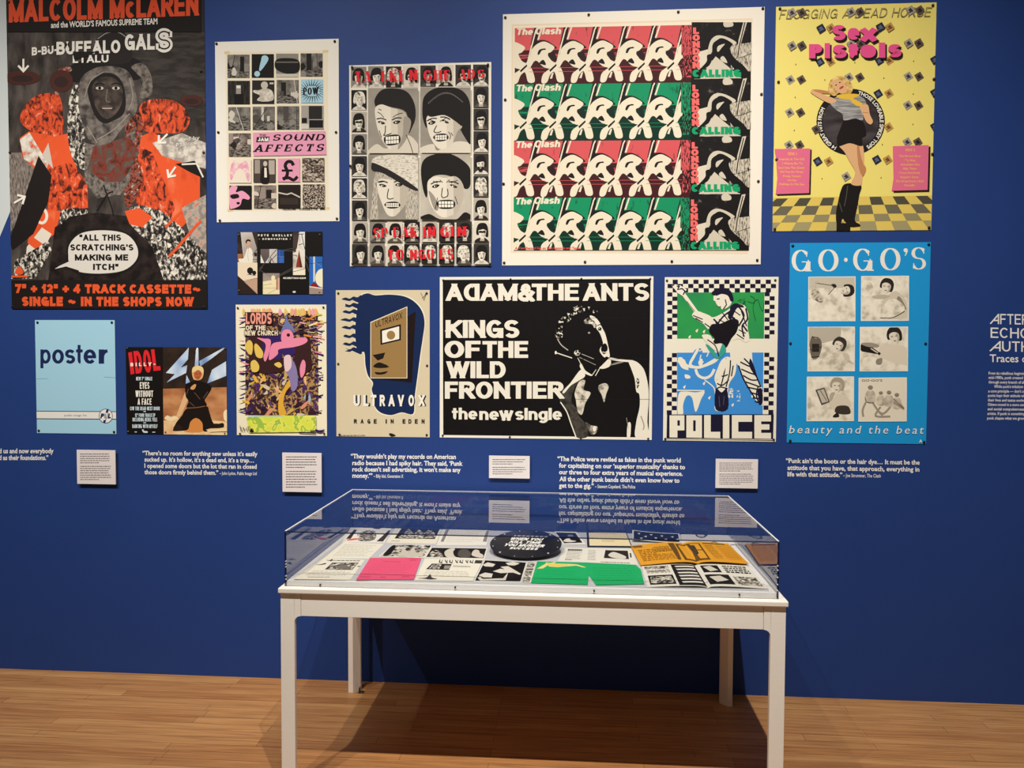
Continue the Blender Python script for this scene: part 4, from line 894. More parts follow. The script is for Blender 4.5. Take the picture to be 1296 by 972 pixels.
for i, (ch, a, b) in enumerate((('U', 122, 152), ('L', 168, 196), ('T', 203, 230), ('R', 246, 270), ('A', 288, 316), ('V', 332, 360), ('O', 382, 408), ('X', 430, 458))):
    p.txt(ch, a+5, 524, b+5, 576, '10182c', .3); p.txt(ch, a, 522, b, 576, 'f1eada', .24)
p.rect(192, 568, 199, 576, '10182c')
for ch, a in zip('RAGE IN EDEN', (124, 156, 188, 218, 0, 274, 298, 0, 354, 382, 412, 444)):
    if a: p.txt(ch, a, 637, a + (6 if ch == 'I' else 14), 657, '1f1714', .24 if ch != 'I' else 1, h=.2)
p.line('440,40 452,62 466,40 456,74 446,60', 2, '5a4c3a'); p.blob('290,706 302,704 322,714 300,718', '1f1714')
p.greek(60, 712, 260, 716, 1, '6d6048', .6, seed=3)
p.pin((50, 42), (468, 42), (50, 376), (470, 384), (56, 710), (468, 712), r=.0055)
p.done('tan poster with a dark blue head shape and a slanted tan panel', 'poster', 'posters on the blue wall')

# 11 -- wide black poster with white words and a singing man
p = Sheet('poster', [(556.7, 350.8), (827.1, 349.6), (824.6, 557.3), (556.7, 553)], 'ede5d3', crop=(545, 340, 3.24))
BK = mat('131010', .45, .18); WT = 'ece3d0'
p.poly('50,46 902,42 894,692 52,682', BK)
p.c(680, 370, 5.113)
p.window(-130, 0, 728, 945)
p.blob('160,640 270,540 300,500 300,560 250,600 220,700 260,760 270,800 310,850 330,930 250,935 205,810 150,712', mott(['1d1917', '4d4740', '2a2522'], 20, .36, .64, 4, seed=85))
p.blob('165,640 215,585 282,500 310,540 262,575 215,605 175,652', WT)
p.blob('242,650 270,580 310,570 300,630 345,650 310,720 290,790 262,770 250,700', mott(['e0d6c3', 'b3a998', '2a2522'], 26, .44, .66, 3, seed=86))
p.blob('400,600 440,588 462,610 445,660 432,712 415,660 395,630', mott(['d6ccb9', '8f867a', '2a2522'], 30, .44, .66, 3, seed=87))
p.blob('310,840 350,860 390,870 380,910 350,920 330,890', mott(['2a2522', '6d655c', 'd6ccb9'], 20, .4, .62, 3, seed=88)); p.ell(370, 882, 12, 18, WT)
p.line('150,710 190,770 215,840 250,935', 7, WT, True)
p.blob('592,445 640,448 690,500 716,600 720,700 712,840 722,940 636,940 640,840 662,740 660,660 640,640 630,560 606,490', WT)
p.blob('640,560 655,550 660,600 645,620', mott([WT, K], 150, .48, .54, 2, seed=89)); p.lines('670,800 690,860 684,890', 8, 'a89d8c', True)
p.blob('585,850 605,850 600,940 580,940', WT); p.line('576,810 590,880', 3, 'a89d8c')
p.line('470,428 540,440 620,446', 14, WT, True)
p.blob('405,490 440,450 470,425 475,470 440,492', WT); p.blob('468,470 520,450 560,452 490,470', '8f867a')
p.blob('285,460 275,480 300,520 345,540 352,532 310,505', WT); p.line('376,540 410,480', 5, WT); p.line('352,540 380,500', 4, WT)
# face: lit edge on the right
p.blob('340,150 372,160 400,190 420,230 440,270 455,330 465,380 468,420 448,415 432,420 405,385 408,360 425,335 418,300 402,260 385,240 370,200 350,180', WT)
p.blob('300,190 325,165 360,180 385,215 370,230 350,205 320,205', mott(['2a2522', '9b9183', WT], 60, .4, .6, 3, seed=90))
p.blob('412,372 420,342 440,330 455,355 450,385 430,400', '0f0c0b'); p.lines('422,385 440,390 452,380', 4, WT); p.lines('388,216 405,208 418,215', 5, K); p.ell(404, 236, 12, 10, K); p.line('388,246 416,246', 3, K); p.ell(400, 234, 3.5, 3, WT)
p.lines('345,190 365,185 375,210', 3, K, True)
hairm = mott(['0f0c0b', '0f0c0b', 'd8cebb', WT], 95, .5, .62, 3, seed=91)
p.blob('120,300 118,250 128,195 150,160 200,130 215,105 260,85 300,90 340,95 380,115 390,135 330,130 270,130 235,160 205,190 175,200 160,240 165,280 150,300', hairm)
p.line('130,300 155,340 200,375', 6, 'bdb3a2', True); p.ell(335, 262, 8, 6, 'a89d8c')
p.line('120,390 225,425', 6, WT); p.ell(120, 390, 7, 11, WT); p.ell(258, 392, 20, 18, mott([K, WT], 160, .45, .52, 2, seed=92))
p.auto = False; p.up()
for i in range(16):
    p.ell(290 + i*5, 400 + i*2.0, 2.4, 1.8, WT, 0, 8)
    if i < 12: p.ell(276 + i*9, 422 + i*4.2, 2.8, 2, WT, 0, 8)
p.auto = True; p.line('262,424 285,470', 4, WT); p.nowin()
for y in (165, 430, 690): p.line([(0, y), (728, y+2)], 1.6, '2c2826')
p.c(545, 340, 3.24)
p.txt('ADAM', 64, 62, 356, 132, WT, .235, h=.2, track=.05, mirror=(1,)); p.txt('&', 358, 62, 424, 135, WT, .22); p.txt('THE', 415, 62, 608, 131, WT, .235, h=.2, track=.05); p.txt('ANTS', 626, 60, 896, 132, WT, .235, h=.2, track=.05)
p.txt('KINGS', 62, 211, 364, 284, WT, .235, h=.2, track=.05); p.txt('OF', 58, 296, 205, 366, WT, .235, h=.2, track=.05); p.txt('THE', 213, 297, 400, 366, WT, .235, h=.2, track=.05)
p.txt('WILD', 66, 380, 308, 449, WT, .235, h=.2, track=.05); p.txt('FRONTIER', 59, 463, 545, 533, WT, .235, h=.2, track=.05)
p.txt('the', 88, 570, 192, 618, WT, .22, h=.18, track=.05); p.txt('new', 200, 571, 338, 620, WT, .22, h=.18, track=.05); p.txt('single', 347, 571, 538, 620, WT, .22, h=.18, track=.05)
p.pin((52, 48), (328, 44), (618, 42), (900, 42), (50, 684), (325, 690), (616, 694), (892, 697), r=.005)
p.done('wide black poster with big white words and a shouting man turned right', 'poster', 'posters on the blue wall')

# 12 -- green and blue poster with a chequered border
p = Sheet('poster', [(841.1, 351.1), (984.9, 350.2), (982.1, 558.8), (839.3, 557.5)], 'eee5cf', crop=(835, 345, 4.42))
DV = '1b1830'
p.poly('97,112 585,110 582,370 97,370', mott(['2f9a4c', '2a8a52'], 7, .3, .7, 1, seed=95)); p.poly('97,448 580,447 575,795 96,792', '3f8fd6')
p.auto = False; p.up()
def chq(nx, ny, x0, y0, dx, dy, sx=0.0, sy=0.0, ph=0):
    for j in range(ny):
        for i in range(nx):
            if (i + j + ph) % 2 == 0: p.rect(x0 + i*dx + j*sx, y0 + j*dy + i*sy, x0 + i*dx + j*sx + dx, y0 + j*dy + i*sy + dy, DV)
chq(21, 3, 43, 40, 28.9, 23.7, 0, 0, 1); chq(2, 11, 42, 111, 28, 23.7, -.1, 0, 0); chq(2, 11, 586, 109, 28, 23.7, -.1, 0, 0)
chq(2, 14, 40, 450, 28, 24.6, -.1, 0, 1); chq(2, 14, 584, 448, 28, 24.6, -.4, 0, 0); p.auto = True
# second figure, white lines on blue
p.blob('165,500 190,440 215,425 235,430 250,480 310,450 330,500 300,560 270,590 230,580 200,540', '3f8fd6')
p.lines('215,425 190,470 170,515 215,530 300,500 330,470|200,540 215,575 250,590 285,575 305,540|100,500 130,490 150,520 210,530 250,520 320,480', 15, 'eee5cf', True)
p.lines('220,440 245,430 270,445 262,470|230,460 225,490 245,500|250,600 300,640 310,680', 6, 'eee5cf', True)
for q in ('100,480 125,475 130,500 150,520 160,545 120,530', '140,570 165,575 170,590 145,592', '140,665 200,670 250,665 230,710 200,780 180,700 150,690 130,740 130,790 100,790 105,680', '215,500 235,480 240,510 225,525'): p.blob(q, 'eee5cf')
p.line('96,658 250,660', 6, 'eee5cf'); p.rect(380, 640, 410, 700, mott(['3f8fd6', 'eee5cf'], 90, .46, .56, 3, seed=97)); p.rect(430, 660, 450, 720, mott(['3f8fd6', 'eee5cf'], 90, .5, .58, 3, seed=98))
for x, y in ((160, 360), (200, 325), (240, 330), (130, 640), (240, 620), (270, 700), (400, 740), (510, 690)): p.blob([(x, y), (x+14, y-10), (x+8, y+10)], 'eee5cf')
# guitarist
W_ = 'eee5cf'; GS = mott([W_, W_, DV], 60, .5, .58, 3, (1, 1, 1), seed=99, dist=1.5)
p.blob('375,380 460,390 510,430 520,510 545,590 570,640 578,700 566,745 520,690 480,620 440,520 400,500 392,450', W_)
p.lines('440,520 470,600 530,700|455,540 500,560 530,570|465,575 510,600 550,600|475,610 520,625 560,640|485,640 530,650 575,660|505,670 540,680 575,690|520,700 550,705 575,712|530,720 550,726 570,735|470,480 500,510 520,540|520,520 540,580 565,640|548,640 540,690 560,740|450,500 490,520 525,530', 8, DV, True)
p.blob('505,480 525,520 545,590 520,560 500,520', DV); p.blob('545,660 570,650 575,720 560,740', DV)
p.blob('345,490 380,470 425,500 420,570 385,630 375,760 310,770 312,700 318,640 305,590 325,530', W_); p.blob('312,650 345,670 375,650 380,762 312,765', DV); p.lines('345,500 335,560 320,600|370,480 360,560 340,640|395,490 390,560 370,640|410,520 400,580|330,560 350,580 380,570|320,620 350,630 385,600|318,650 340,640 380,650', 7, DV, True); p.lines('330,690 335,750|360,690 355,740', 4, '4a4a66'); p.blob('325,540 350,490 380,490 350,570 320,600', W_)
p.blob('240,240 300,250 370,215 430,175 480,190 496,240 490,300 500,370 480,390 440,370 400,380 330,370 290,330 270,310', W_)
p.blob('275,330 290,290 340,285 400,260 440,270 430,330 400,370 370,420 345,395 290,400 305,370', '171318')
p.lines('310,280 345,300|330,262 370,285|395,235 420,280|350,225 380,265|415,215 450,240|440,320 480,340|430,345 470,372|455,215 485,300|300,300 340,320', 6, DV, True); p.lines('440,190 470,240 440,300|420,200 360,240 320,290|480,200 490,260 460,300 470,360|460,290 490,330|300,260 330,290|380,230 420,260', 9, DV, True)
p.blob('395,190 420,172 455,180 470,195 430,200 400,260 380,250 390,215', DV)
p.line('110,90 200,215 275,310', 20, W_); p.poly('66,72 100,62 150,95 125,130 100,115', W_); p.lines('70,75 85,60 108,70 100,95 125,90 140,105 130,125|95,75 112,82', 7, DV); p.line('150,160 205,230', 3, DV)
p.blob('180,240 200,215 240,225 290,250 290,290 250,290 205,262', W_); p.lines('185,240 240,262|200,255 240,280|250,285 300,320', 6, DV, True)
p.blob('235,350 280,350 300,390 330,440 300,430 260,390', W_); p.blob('255,400 300,430 320,470 350,400 370,440 330,480 300,470', '3aa08f'); p.line('265,375 310,410 330,470', 6, DV, True)
p.blob('300,140 330,110 370,110 400,150 395,180 370,200 345,205 335,180 308,160', W_); p.blob('288,115 320,90 370,88 400,110 412,155 395,160 380,130 345,120 315,130', DV); p.poly('300,130 312,128 308,160 300,156', W_)
p.lines('318,150 334,146|322,186 340,190|365,150 372,180 355,205', 6, DV); p.blob('310,160 330,155 340,185 325,188', W_)
p.lines('435,160 455,150 445,185 470,175 462,150|470,140 480,190 500,225|505,130 530,150 520,200 535,270|490,160 520,170 545,150 560,190 575,215 580,170|455,180 480,160', 2.2, '1f4a30', True)
p.poly('40,793 636,792 632,938 37,930', DV)
def blk(q, holes):
    p.poly(q, W_)
    for h in holes: p.poly(h, DV)
blk('54,798 137,798 137,882 98,882 98,922 54,921', ['98,826 112,826 112,856 98,856'])
blk('148,798 235,798 235,924 148,922', ['186,826 200,826 200,886 186,886'])
blk('247,797 284,797 284,890 337,890 337,926 247,924', [])
blk('352,797 388,797 388,926 352,926', [])
blk('402,797 515,797 515,834 438,834 438,890 515,890 515,927 402,926', []); blk('528,797 621,797 621,832 566,832 566,848 612,848 612,878 566,878 566,896 621,896 621,929 528,927', [])
p.rect(38, 928, 640, 931, W_, 4); p.pin((40, 45), (645, 43), (30, 930), (636, 934), r=.0055)
p.done('green and blue poster with a chequered border and a guitarist in white', 'poster', 'posters on the blue wall')

# 13 -- bright blue poster with six square photographs
p = Sheet('poster', [(1000.4, 308.9), (1177.8, 305.3), (1171.6, 561.4), (994.8, 560.4)], mat('1f93d0', .45, .18), crop=(980, 300, 3.038))
for ch, a, b, y0, y1 in (('G', 66, 138, 50, 132), ('O', 168, 246, 48, 132), ('G', 302, 376, 45, 130), ('O', 406, 484, 43, 128), ('S', 526, 582, 40, 125)):
    p.txt(ch, a, y0, b, y1, 'ece5d6', .17, h=.045, serif=.06)
p.ell(274, 88, 7, 8, 'ece5d6'); p.blob('497,46 508,44 512,54 506,68 500,74 504,60 497,56', 'ece5d6')
p.c(1015, 340, 4.857)
CR_ = 'dfd3bb'
foam = lambda s: mott(['b9ae9a', 'e0d5be', 'efe5d0'], 26, .34, .58, 4, seed=s)
def fr(x0, y0, x1, y1, s):
    p.nowin(); p.poly([(x0, y0+2), (x1, y0), (x1-1, y1-1), (x0-2, y1)], 'efe6d2'); x0, y0, x1, y1 = x0+4, y0+5, x1-5, y1-6
    p.window(x0, y0, x1, y1); p.rect(x0, y0, x1, y1, foam(s))
def head(cx, cy, w, h, rot, hair, extra=True):
    c_, s_ = math.cos(math.radians(rot)), math.sin(math.radians(rot)); f = lambda l: [(cx + a*w*c_ - b*h*s_, cy + a*w*s_ + b*h*c_) for a, b in l]
    p.blob(f([(-1, .2), (-1, -.5), (-.5, -1.1), (.5, -1.1), (1.05, -.5), (1, .4), (.6, .6), (-.5, .3)]), hair)
    p.blob(f([(-.7, -.3), (-.1, -.55), (.6, -.3), (.6, .4), (.15, .95), (-.2, .95), (-.62, .4)]), 'e3d6c0')
    p.blob(f([(.25, -.3), (.6, -.3), (.6, .4), (.2, .9), (.35, .3)]), 'b9ad9a')
    for sx in (-.35, .25): p.line(f([(sx-.15, -.05), (sx+.15, -.05)]), h*.09, '3a332d')
    p.line(f([(-.2, .5), (.15, .5)]), h*.1, '4a3a33')
HR = '2b2521'
fr(38, 48, 328, 324, 110); p.rect(42, 50, 324, 120, 'c9bea9'); p.blob('60,110 100,70 90,120 150,210 110,215 60,180', mott(['8f8474', 'd3c7b1', '5a5148'], 40, .38, .62, 3, seed=111)); p.blob('150,150 240,150 324,200 324,330 40,330 40,190 120,210', foam(112)); head(272, 135, 36, 42, 80, HR); p.lines('90,90 190,105 205,108|160,160 200,115', 5, '6d6356'); p.blob('178,98 200,95 212,110 196,118', HR)
fr(362, 44, 656, 322, 113); p.blob('370,90 420,85 440,140 400,170 366,160', foam(114)); p.blob('560,140 610,160 645,220 640,300 560,312 480,300 500,200', 'd2c5ae'); p.blob('590,170 612,190 640,250 600,240 580,200', '8f8474'); head(518, 112, 40, 46, 10, HR); p.blob('435,168 500,160 540,170 500,186 440,184', 'bcb09b'); p.blob('475,300 520,200 580,190 630,250 540,306', foam(115)); p.line('480,304 560,300 630,262', 5, '4a4139', True)
fr(34, 356, 324, 632, 116); p.poly('40,360 240,360 235,430 40,480', 'bcb19d'); p.blob('45,470 60,415 80,430 110,430 120,480 100,545 60,550', '6d6356'); p.rect(60, 462, 104, 512, '2b2521'); p.lines('60,420 100,425|55,545 105,540|50,500 120,480', 6, '3a332d'); head(225, 472, 40, 46, 25, '3a322b'); p.blob('180,520 260,510 290,560 330,600 330,640 40,640 40,570 120,560', foam(117)); p.blob('250,515 285,530 290,565 262,560', 'cdbfa8')
fr(354, 356, 650, 632, 118); head(566, 418, 44, 52, -10, HR); p.blob('480,475 560,468 640,490 645,600 480,570', 'ddcfb8'); p.blob('358,470 385,460 425,480 470,515 462,525 400,515 362,505', '241f1c'); p.line('420,490 470,522', 7, 'd2c5ae'); p.blob('360,460 420,455 470,470 460,485 400,480', '9b8f7e'); p.ell(472, 522, 9, 9, HR); p.blob('355,560 450,540 560,580 650,600 650,640 355,640', foam(119)); p.blob('455,560 490,550 485,588 455,588', '8f8474')
fr(28, 662, 318, 938, 120); head(214, 722, 42, 46, 5, 'a89b85'); p.blob('195,790 240,770 285,800 290,860 200,870 170,830', 'd9ccb5'); p.blob('165,800 175,765 200,760 196,780 176,815', 'b3a792'); p.poly('80,745 135,730 170,820 118,840', '57504a'); p.poly('92,750 132,740 160,815 122,826', 'c4b8a3'); p.line('110,748 150,812', 5, '6d6356'); p.blob('200,880 215,845 280,845 295,890 240,895', '3d352f'); p.blob('188,905 215,885 226,910 195,915', HR)
fr(346, 668, 642, 940, 121); p.rect(340, 660, 650, 945, 'e6dbc4'); p.ft('GO\u00b7GO\u2019S', 364, 681, 492, 694, '4a4139', .02)
for x, y, k in ((418, 740, 1), (482, 772, .8), (532, 770, .9), (580, 785, .9)):
    p.blob([(x-34*k, y+70*k), (x-26*k, y+20*k), (x, y+8*k), (x+26*k, y+20*k), (x+32*k, y+75*k), (x, y+90*k)], mott(['a69a87', 'd6cab3'], 30, .36, .6, 2, seed=int(x))); p.ell(x, y, 14*k, 18*k, 'd8cbb4'); p.ell(x, y-10*k, 16*k, 13*k, '8d806e'); p.lines('%f,%f %f,%f' % (x-6, y, x+6, y), 3, '4a4139')
p.lines('390,820 370,870 375,910|430,820 470,880 495,900|480,850 450,905 540,908|540,850 500,890 470,880|600,830 620,860 560,820', 12, '9d907c', True); p.lines('385,790 396,820 440,825|560,800 600,840 625,860', 4, '57504a', True); p.nowin()
p.c(980, 300, 3.038)
p.ft('beauty and the beat', 55, 724, 570, 754, 'ece5d6', 0, dy=2, shear=.2, sp=1.3)
p.txt('A', 555, 778, 566, 790, 'ece5d6', .2)
p.pin((70, 34), (592, 29), (61, 409), (580, 410), (60, 783), (574, 788))
p.done('bright blue poster with six square bath-foam photographs', 'poster', 'posters on the blue wall')

# ------------------------------------------------------------------ caption cards
CARDW = 'e6dcd8'
for (c, lines_, lab) in (([(99.8, 569.1), (148.8, 569.1), (148.8, 611.9), (100.8, 611.9)], 12, 'white caption card under the pale blue poster'),
                 ([(359.1, 572.6), (408.4, 572.6), (408.4, 621.9), (359.1, 621.9)], 12, 'white caption card under the crowded purple poster'),
                 ([(619.4, 576.1), (670.6, 576.6), (670.6, 604.8), (619.4, 604.4)], 7, 'smallest white caption card, under the wide black poster'),
                 ([(905, 580.4), (958, 580.4), (958, 617.4), (904.7, 616.8)], 11, 'white caption card under the green and blue chequered poster')):
    p = Sheet('caption_card', c, CARDW, thick=.006, crop=(0, 0, 10), lift=.012)
    x0, y0 = c[0][0]*10, c[0][1]*10; x1, y1 = c[2][0]*10, c[2][1]*10
    h = int(lines_ * .48)
    lh = (y1 - y0 - 80) / (lines_ + .6)
    p.greek(x0+45, y0+45, x1-50, y0+45+lh*h, h, '5d5857', .36, seed=int(x0), word=26)
    p.greek(x0+45, y0+45+lh*(h+.6), x1-50, y1-35, lines_-h, '5d5857', .36, seed=int(x0)+1, word=26)
    o = p.done(lab, 'caption card', 'caption cards below the posters')
    # foam-board backing fixed to the wall
    b = bmesh.new(); w = (p.quad[1][0]-p.quad[0][0])/2 - .01; hh = p.quad[2][1]
    box(b, -w, .01, -.0105, w, hh-.01, 0); obj('mounting_pad', b, 'b9b2ac', o)

# ------------------------------------------------------------------ lettering on the wall
TW = mat('efeae4', .5, .25)
def quote(name, label, rows, cat='wall text', small=()):
    """rows: text, left px, right px, baseline px (left), cap height px, slope over the row"""
    xs = [r[1] for r in rows] + [r[2] for r in rows]; ys = [r[3] for r in rows]
    p = Sheet(name, [(min(xs), min(ys)-8), (max(xs), min(ys)-8), (max(xs), max(ys)+3), (min(xs), max(ys)+3)], None, thick=.0006, lift=.0008)
    p.auto = False
    for r in rows:
        if len(r) > 6 and r[6] < 0: p.txt(r[0], r[1], r[3]-r[4], r[2], r[3], TW, .135, dy=r[5], track=.12); continue
        p.ft(r[0], r[1], r[3]-r[4], r[2], r[3], TW, r[6] if len(r) > 6 else .028, dy=r[5])
    return p.done(label, cat, 'white wall texts')
quote('wall_text', 'white wall text at the far left edge, two lines cut by the frame', [('d us and now everybody', -1, 68, 573.5, 6, 0), ('d as their foundations.\u201d', -1, 61.5, 582, 6, 0)])
quote('wall_text', 'white wall quotation under the small kneeling-figure poster, left of a square card', [
    ('\u201cThere\u2019s no room for anything new unless it\u2019s easily', 180.5, 326, 576, 5.6, 1.2), ('sucked up. It\u2019s hollow, it\u2019s a dead end, it\u2019s a trap\u2026', 183, 321.5, 584, 5.6, 1.2),
    ('I opened some doors but the lot that ran in closed', 183, 325, 592, 5.6, 1.2), ('those doors firmly behind them.\u201d', 183, 276.5, 600, 5.6, .8), ('\u2013 John Lydon, Public Image Ltd', 278, 325, 600.8, 4, .4, .01)])
quote('wall_text', 'white wall quotation under the tan poster, above the case\u2019s left half', [
    ('\u201cThey wouldn\u2019t play my records on American', 444, 577, 580, 5.8, .8), ('radio because I had spiky hair. They said, \u2018Punk', 446, 585.5, 588.5, 5.8, .8),
    ('rock doesn\u2019t sell advertising, it won\u2019t make any', 446, 583, 596.5, 5.8, .8), ('money.\u2019\u201d', 446, 471.5, 604.5, 5.8, .2), ('\u2013 Billy Idol, Generation X', 473, 510.5, 604.5, 4.2, .2, .01)])
quote('wall_text', 'white wall quotation in five lines between the wide black and the chequered posters', [
    ('\u201cThe Police were reviled as fakes in the punk world', 705.5, 861.5, 583.3, 5.8, 2), ('for capitalizing on our \u2018superior musicality\u2019 thanks to', 707.5, 867, 591.7, 5.8, 2.1),
    ('our three to four extra years of musical experience.', 707.5, 864, 600, 5.8, 2.1), ('All the other punk bands didn\u2019t even know how to', 708, 860, 608.8, 5.8, 2), ('get to the gig.\u201d', 707.5, 751.5, 617, 5.8, .7), ('\u2013 Stewart Copeland, The Police', 753, 804, 617.6, 4.4, .6, .01)])
quote('wall_text', 'white wall quotation under the bright blue poster', [
    ('\u201cPunk ain\u2019t the boots or the hair dye\u2026 It must be the', 994.5, 1163.7, 585.7, 5.8, 2.2), ('attitude that you have, that approach, everything in', 996.5, 1163.5, 594.5, 5.8, 2.2),
    ('life with that attitude.\u201d', 996.5, 1066, 602.7, 5.8, 1), ('\u2013 Joe Strummer, The Clash', 1067, 1114.5, 603.7, 4.4, .6, .01)])
rows = [('From its rebellious beginnin', 1251, 1297, 474), ('mid-1980s, punk created a', 1251, 1297.5, 479.5), ('through every branch of alt', 1251, 1297, 485.2), ('While punk\u2019s tribalism f', 1258, 1297, 490.8), ('a core principle \u2014 don\u2019t se', 1250.5, 1297, 496.6),
        ('punks kept their attitude wh', 1250.3, 1297, 502.2), ('their lives and tastes evolve', 1250, 1297, 508), ('Others moved in a more com', 1250, 1297, 513.6), ('and social outspokenness,', 1249.7, 1297, 519.2), ('artists. If punk is something', 1249.5, 1297, 525), ('punk shapes what we grow', 1249.2, 1297, 530.8)]
quote('wall_text', 'tall white wall heading and small text cut by the right frame edge', [('\u00c4FTER', 1253, 1302, 410, 13, 1, -1), ('ECHO', 1253.5, 1303, 427.5, 13, 1, -1), ('\u00c4UTH', 1252.5, 1303, 444.5, 13, 1, -1), ('Traces o', 1252.5, 1300, 458, 9.5, .6, .012)] + [(a, b, c, d, 3.6, .4, .014) for a, b, c, d in rows])
bpy.data.objects.remove(_to); bpy.data.curves.remove(_tc)

# pale wall graphic behind the leftmost poster
bm = bmesh.new()
g = [on_wall(*q) for q in ((-60, -40), (16, -40), (15.5, 262), (-60, 445))]
lo = [bm.verts.new((a, WALL_Y - .0002, b)) for a, b in g]; hi = [bm.verts.new((a, WALL_Y - .001, b)) for a, b in g]
bm.faces.new(hi); bm.faces.new(lo[::-1])
for i in range(4): bm.faces.new((lo[i], lo[(i+1) % 4], hi[(i+1) % 4], hi[i]))
bmesh.ops.recalc_face_normals(bm, faces=bm.faces[:])
tag(obj('wall_graphic', bm, 'cdd2cf'), 'pale grey wall graphic with a slanting lower edge behind the largest poster', 'wall graphic')

# ------------------------------------------------------------------ the white table
TX0, TX1, TY0, TY1 = -1.03, .733, 2.72, 3.62
def table_white():
    m = bpy.data.materials.new('white_stained_wood'); m.use_nodes = True; nt = m.node_tree; b = nt.nodes['Principled BSDF']
    tc = nt.nodes.new('ShaderNodeTexCoord'); mp = nt.nodes.new('ShaderNodeMapping'); nt.links.new(tc.outputs['Object'], mp.inputs[0]); mp.inputs['Scale'].default_value = (3, 60, 60)
    n = nt.nodes.new('ShaderNodeTexNoise'); n.inputs['Scale'].default_value = 2; n.inputs['Detail'].default_value = 4; nt.links.new(mp.outputs[0], n.inputs['Vector'])
    r = nt.nodes.new('ShaderNodeValToRGB'); nt.links.new(n.outputs[0], r.inputs[0]); r.color_ramp.elements[0].color = rgb((250, 241, 226)); r.color_ramp.elements[1].color = rgb((254, 247, 234))
    nt.links.new(r.outputs[0], b.inputs['Base Color']); b.inputs['Roughness'].default_value = .45; b.inputs['Specular IOR Level'].default_value = .3
    return m
TWH = table_white()
tb = empty('display_table', ((TX0+TX1)/2, (TY0+TY1)/2, 0)); tag(tb, 'long white wooden table standing on the oak floor before the blue wall', 'table')
ox, oy = tb.location.x, tb.location.y
HX, HY = (TX1-TX0)/2, (TY1-TY0)/2
bm = bmesh.new(); box(bm, -HX-.006, -HY-.012, .731, HX+.006, HY+.012, .75, .0035); obj('tabletop', bm, TWH, tb)
LW, UW, AZ = .05, .073, .648      # leg width, width of the leg head, underside of the apron
for sx in (-1, 1):
    for sy in (-1, 1):
        bm = bmesh.new()
        # post: square section with the inner corner cut off
        x0, y0 = sx*HX, sy*HY
        sec = [(x0, y0), (x0-sx*LW, y0), (x0-sx*LW, y0-sy*.018), (x0-sx*.022, y0-sy*LW), (x0, y0-sy*LW)]
        lo = [bm.verts.new((a, b, .0)) for a, b in sec]; hi = [bm.verts.new((a, b, .728)) for a, b in sec]
        bm.faces.new(lo); bm.faces.new(hi)
        for i in range(5): bm.faces.new((lo[i], lo[(i+1) % 5], hi[(i+1) % 5], hi[i]))
        # head of the leg curving into the apron, along the length and along the depth
        R_ = UW - LW
        arc = [(LW + R_*(1-math.cos(t)), AZ - R_*.9 + R_*.9*math.sin(t)) for t in [i*math.pi/12 for i in range(7)]]
        prof = arc + [(UW, .728), (LW-.001, .728)]
        for ax in (0, 1):
            a = []; b_ = []
            for d, z in prof:
                if ax == 0: a.append(bm.verts.new((x0-sx*d, y0, z))); b_.append(bm.verts.new((x0-sx*d, y0-sy*.018, z)))
                else: a.append(bm.verts.new((x0, y0-sy*d, z))); b_.append(bm.verts.new((x0-sx*.022, y0-sy*d, z)))
            bm.faces.new(a); bm.faces.new(b_[::-1])
            for i in range(len(a)): bm.faces.new((a[i], a[(i+1) % len(a)], b_[(i+1) % len(a)], b_[i]))
        bmesh.ops.recalc_face_normals(bm, faces=bm.faces[:])
        obj('leg', bm, TWH, tb)
# small dark floor bracket at the foot of the left back leg
bm = bmesh.new(); xx, yy = -HX + LW + .002, HY - LW + .006
box(bm, xx-.006, yy-.012, .0005, xx+.02, yy+.012, .004, .0008); box(bm, xx-.002, yy-.01, .0035, xx+.002, yy+.01, .024, .0008); bmesh.ops.create_cone(bm, cap_ends=True, segments=10, radius1=.005, radius2=.003, depth=.007, matrix=Matrix.Translation((xx+.012, yy, .007)))
obj('floor_bracket', bm, mat('3a3836', .4, .4), tb)
for sy in (-1, 1):
    bm = bmesh.new(); y = sy*HY; box(bm, -HX+UW+.0012, min(y-sy*.0012, y-sy*.022), AZ, HX-UW-.0012, max(y-sy*.0012, y-sy*.022), .7305, .0012); obj('apron', bm, TWH, tb)
for sx in (-1, 1):
    bm = bmesh.new(); x = sx*HX; box(bm, min(x-sx*.0012, x-sx*.022), -HY+UW+.0012, AZ, max(x-sx*.0012, x-sx*.022), HY-UW-.0012, .7305, .0012); obj('apron', bm, TWH, tb)
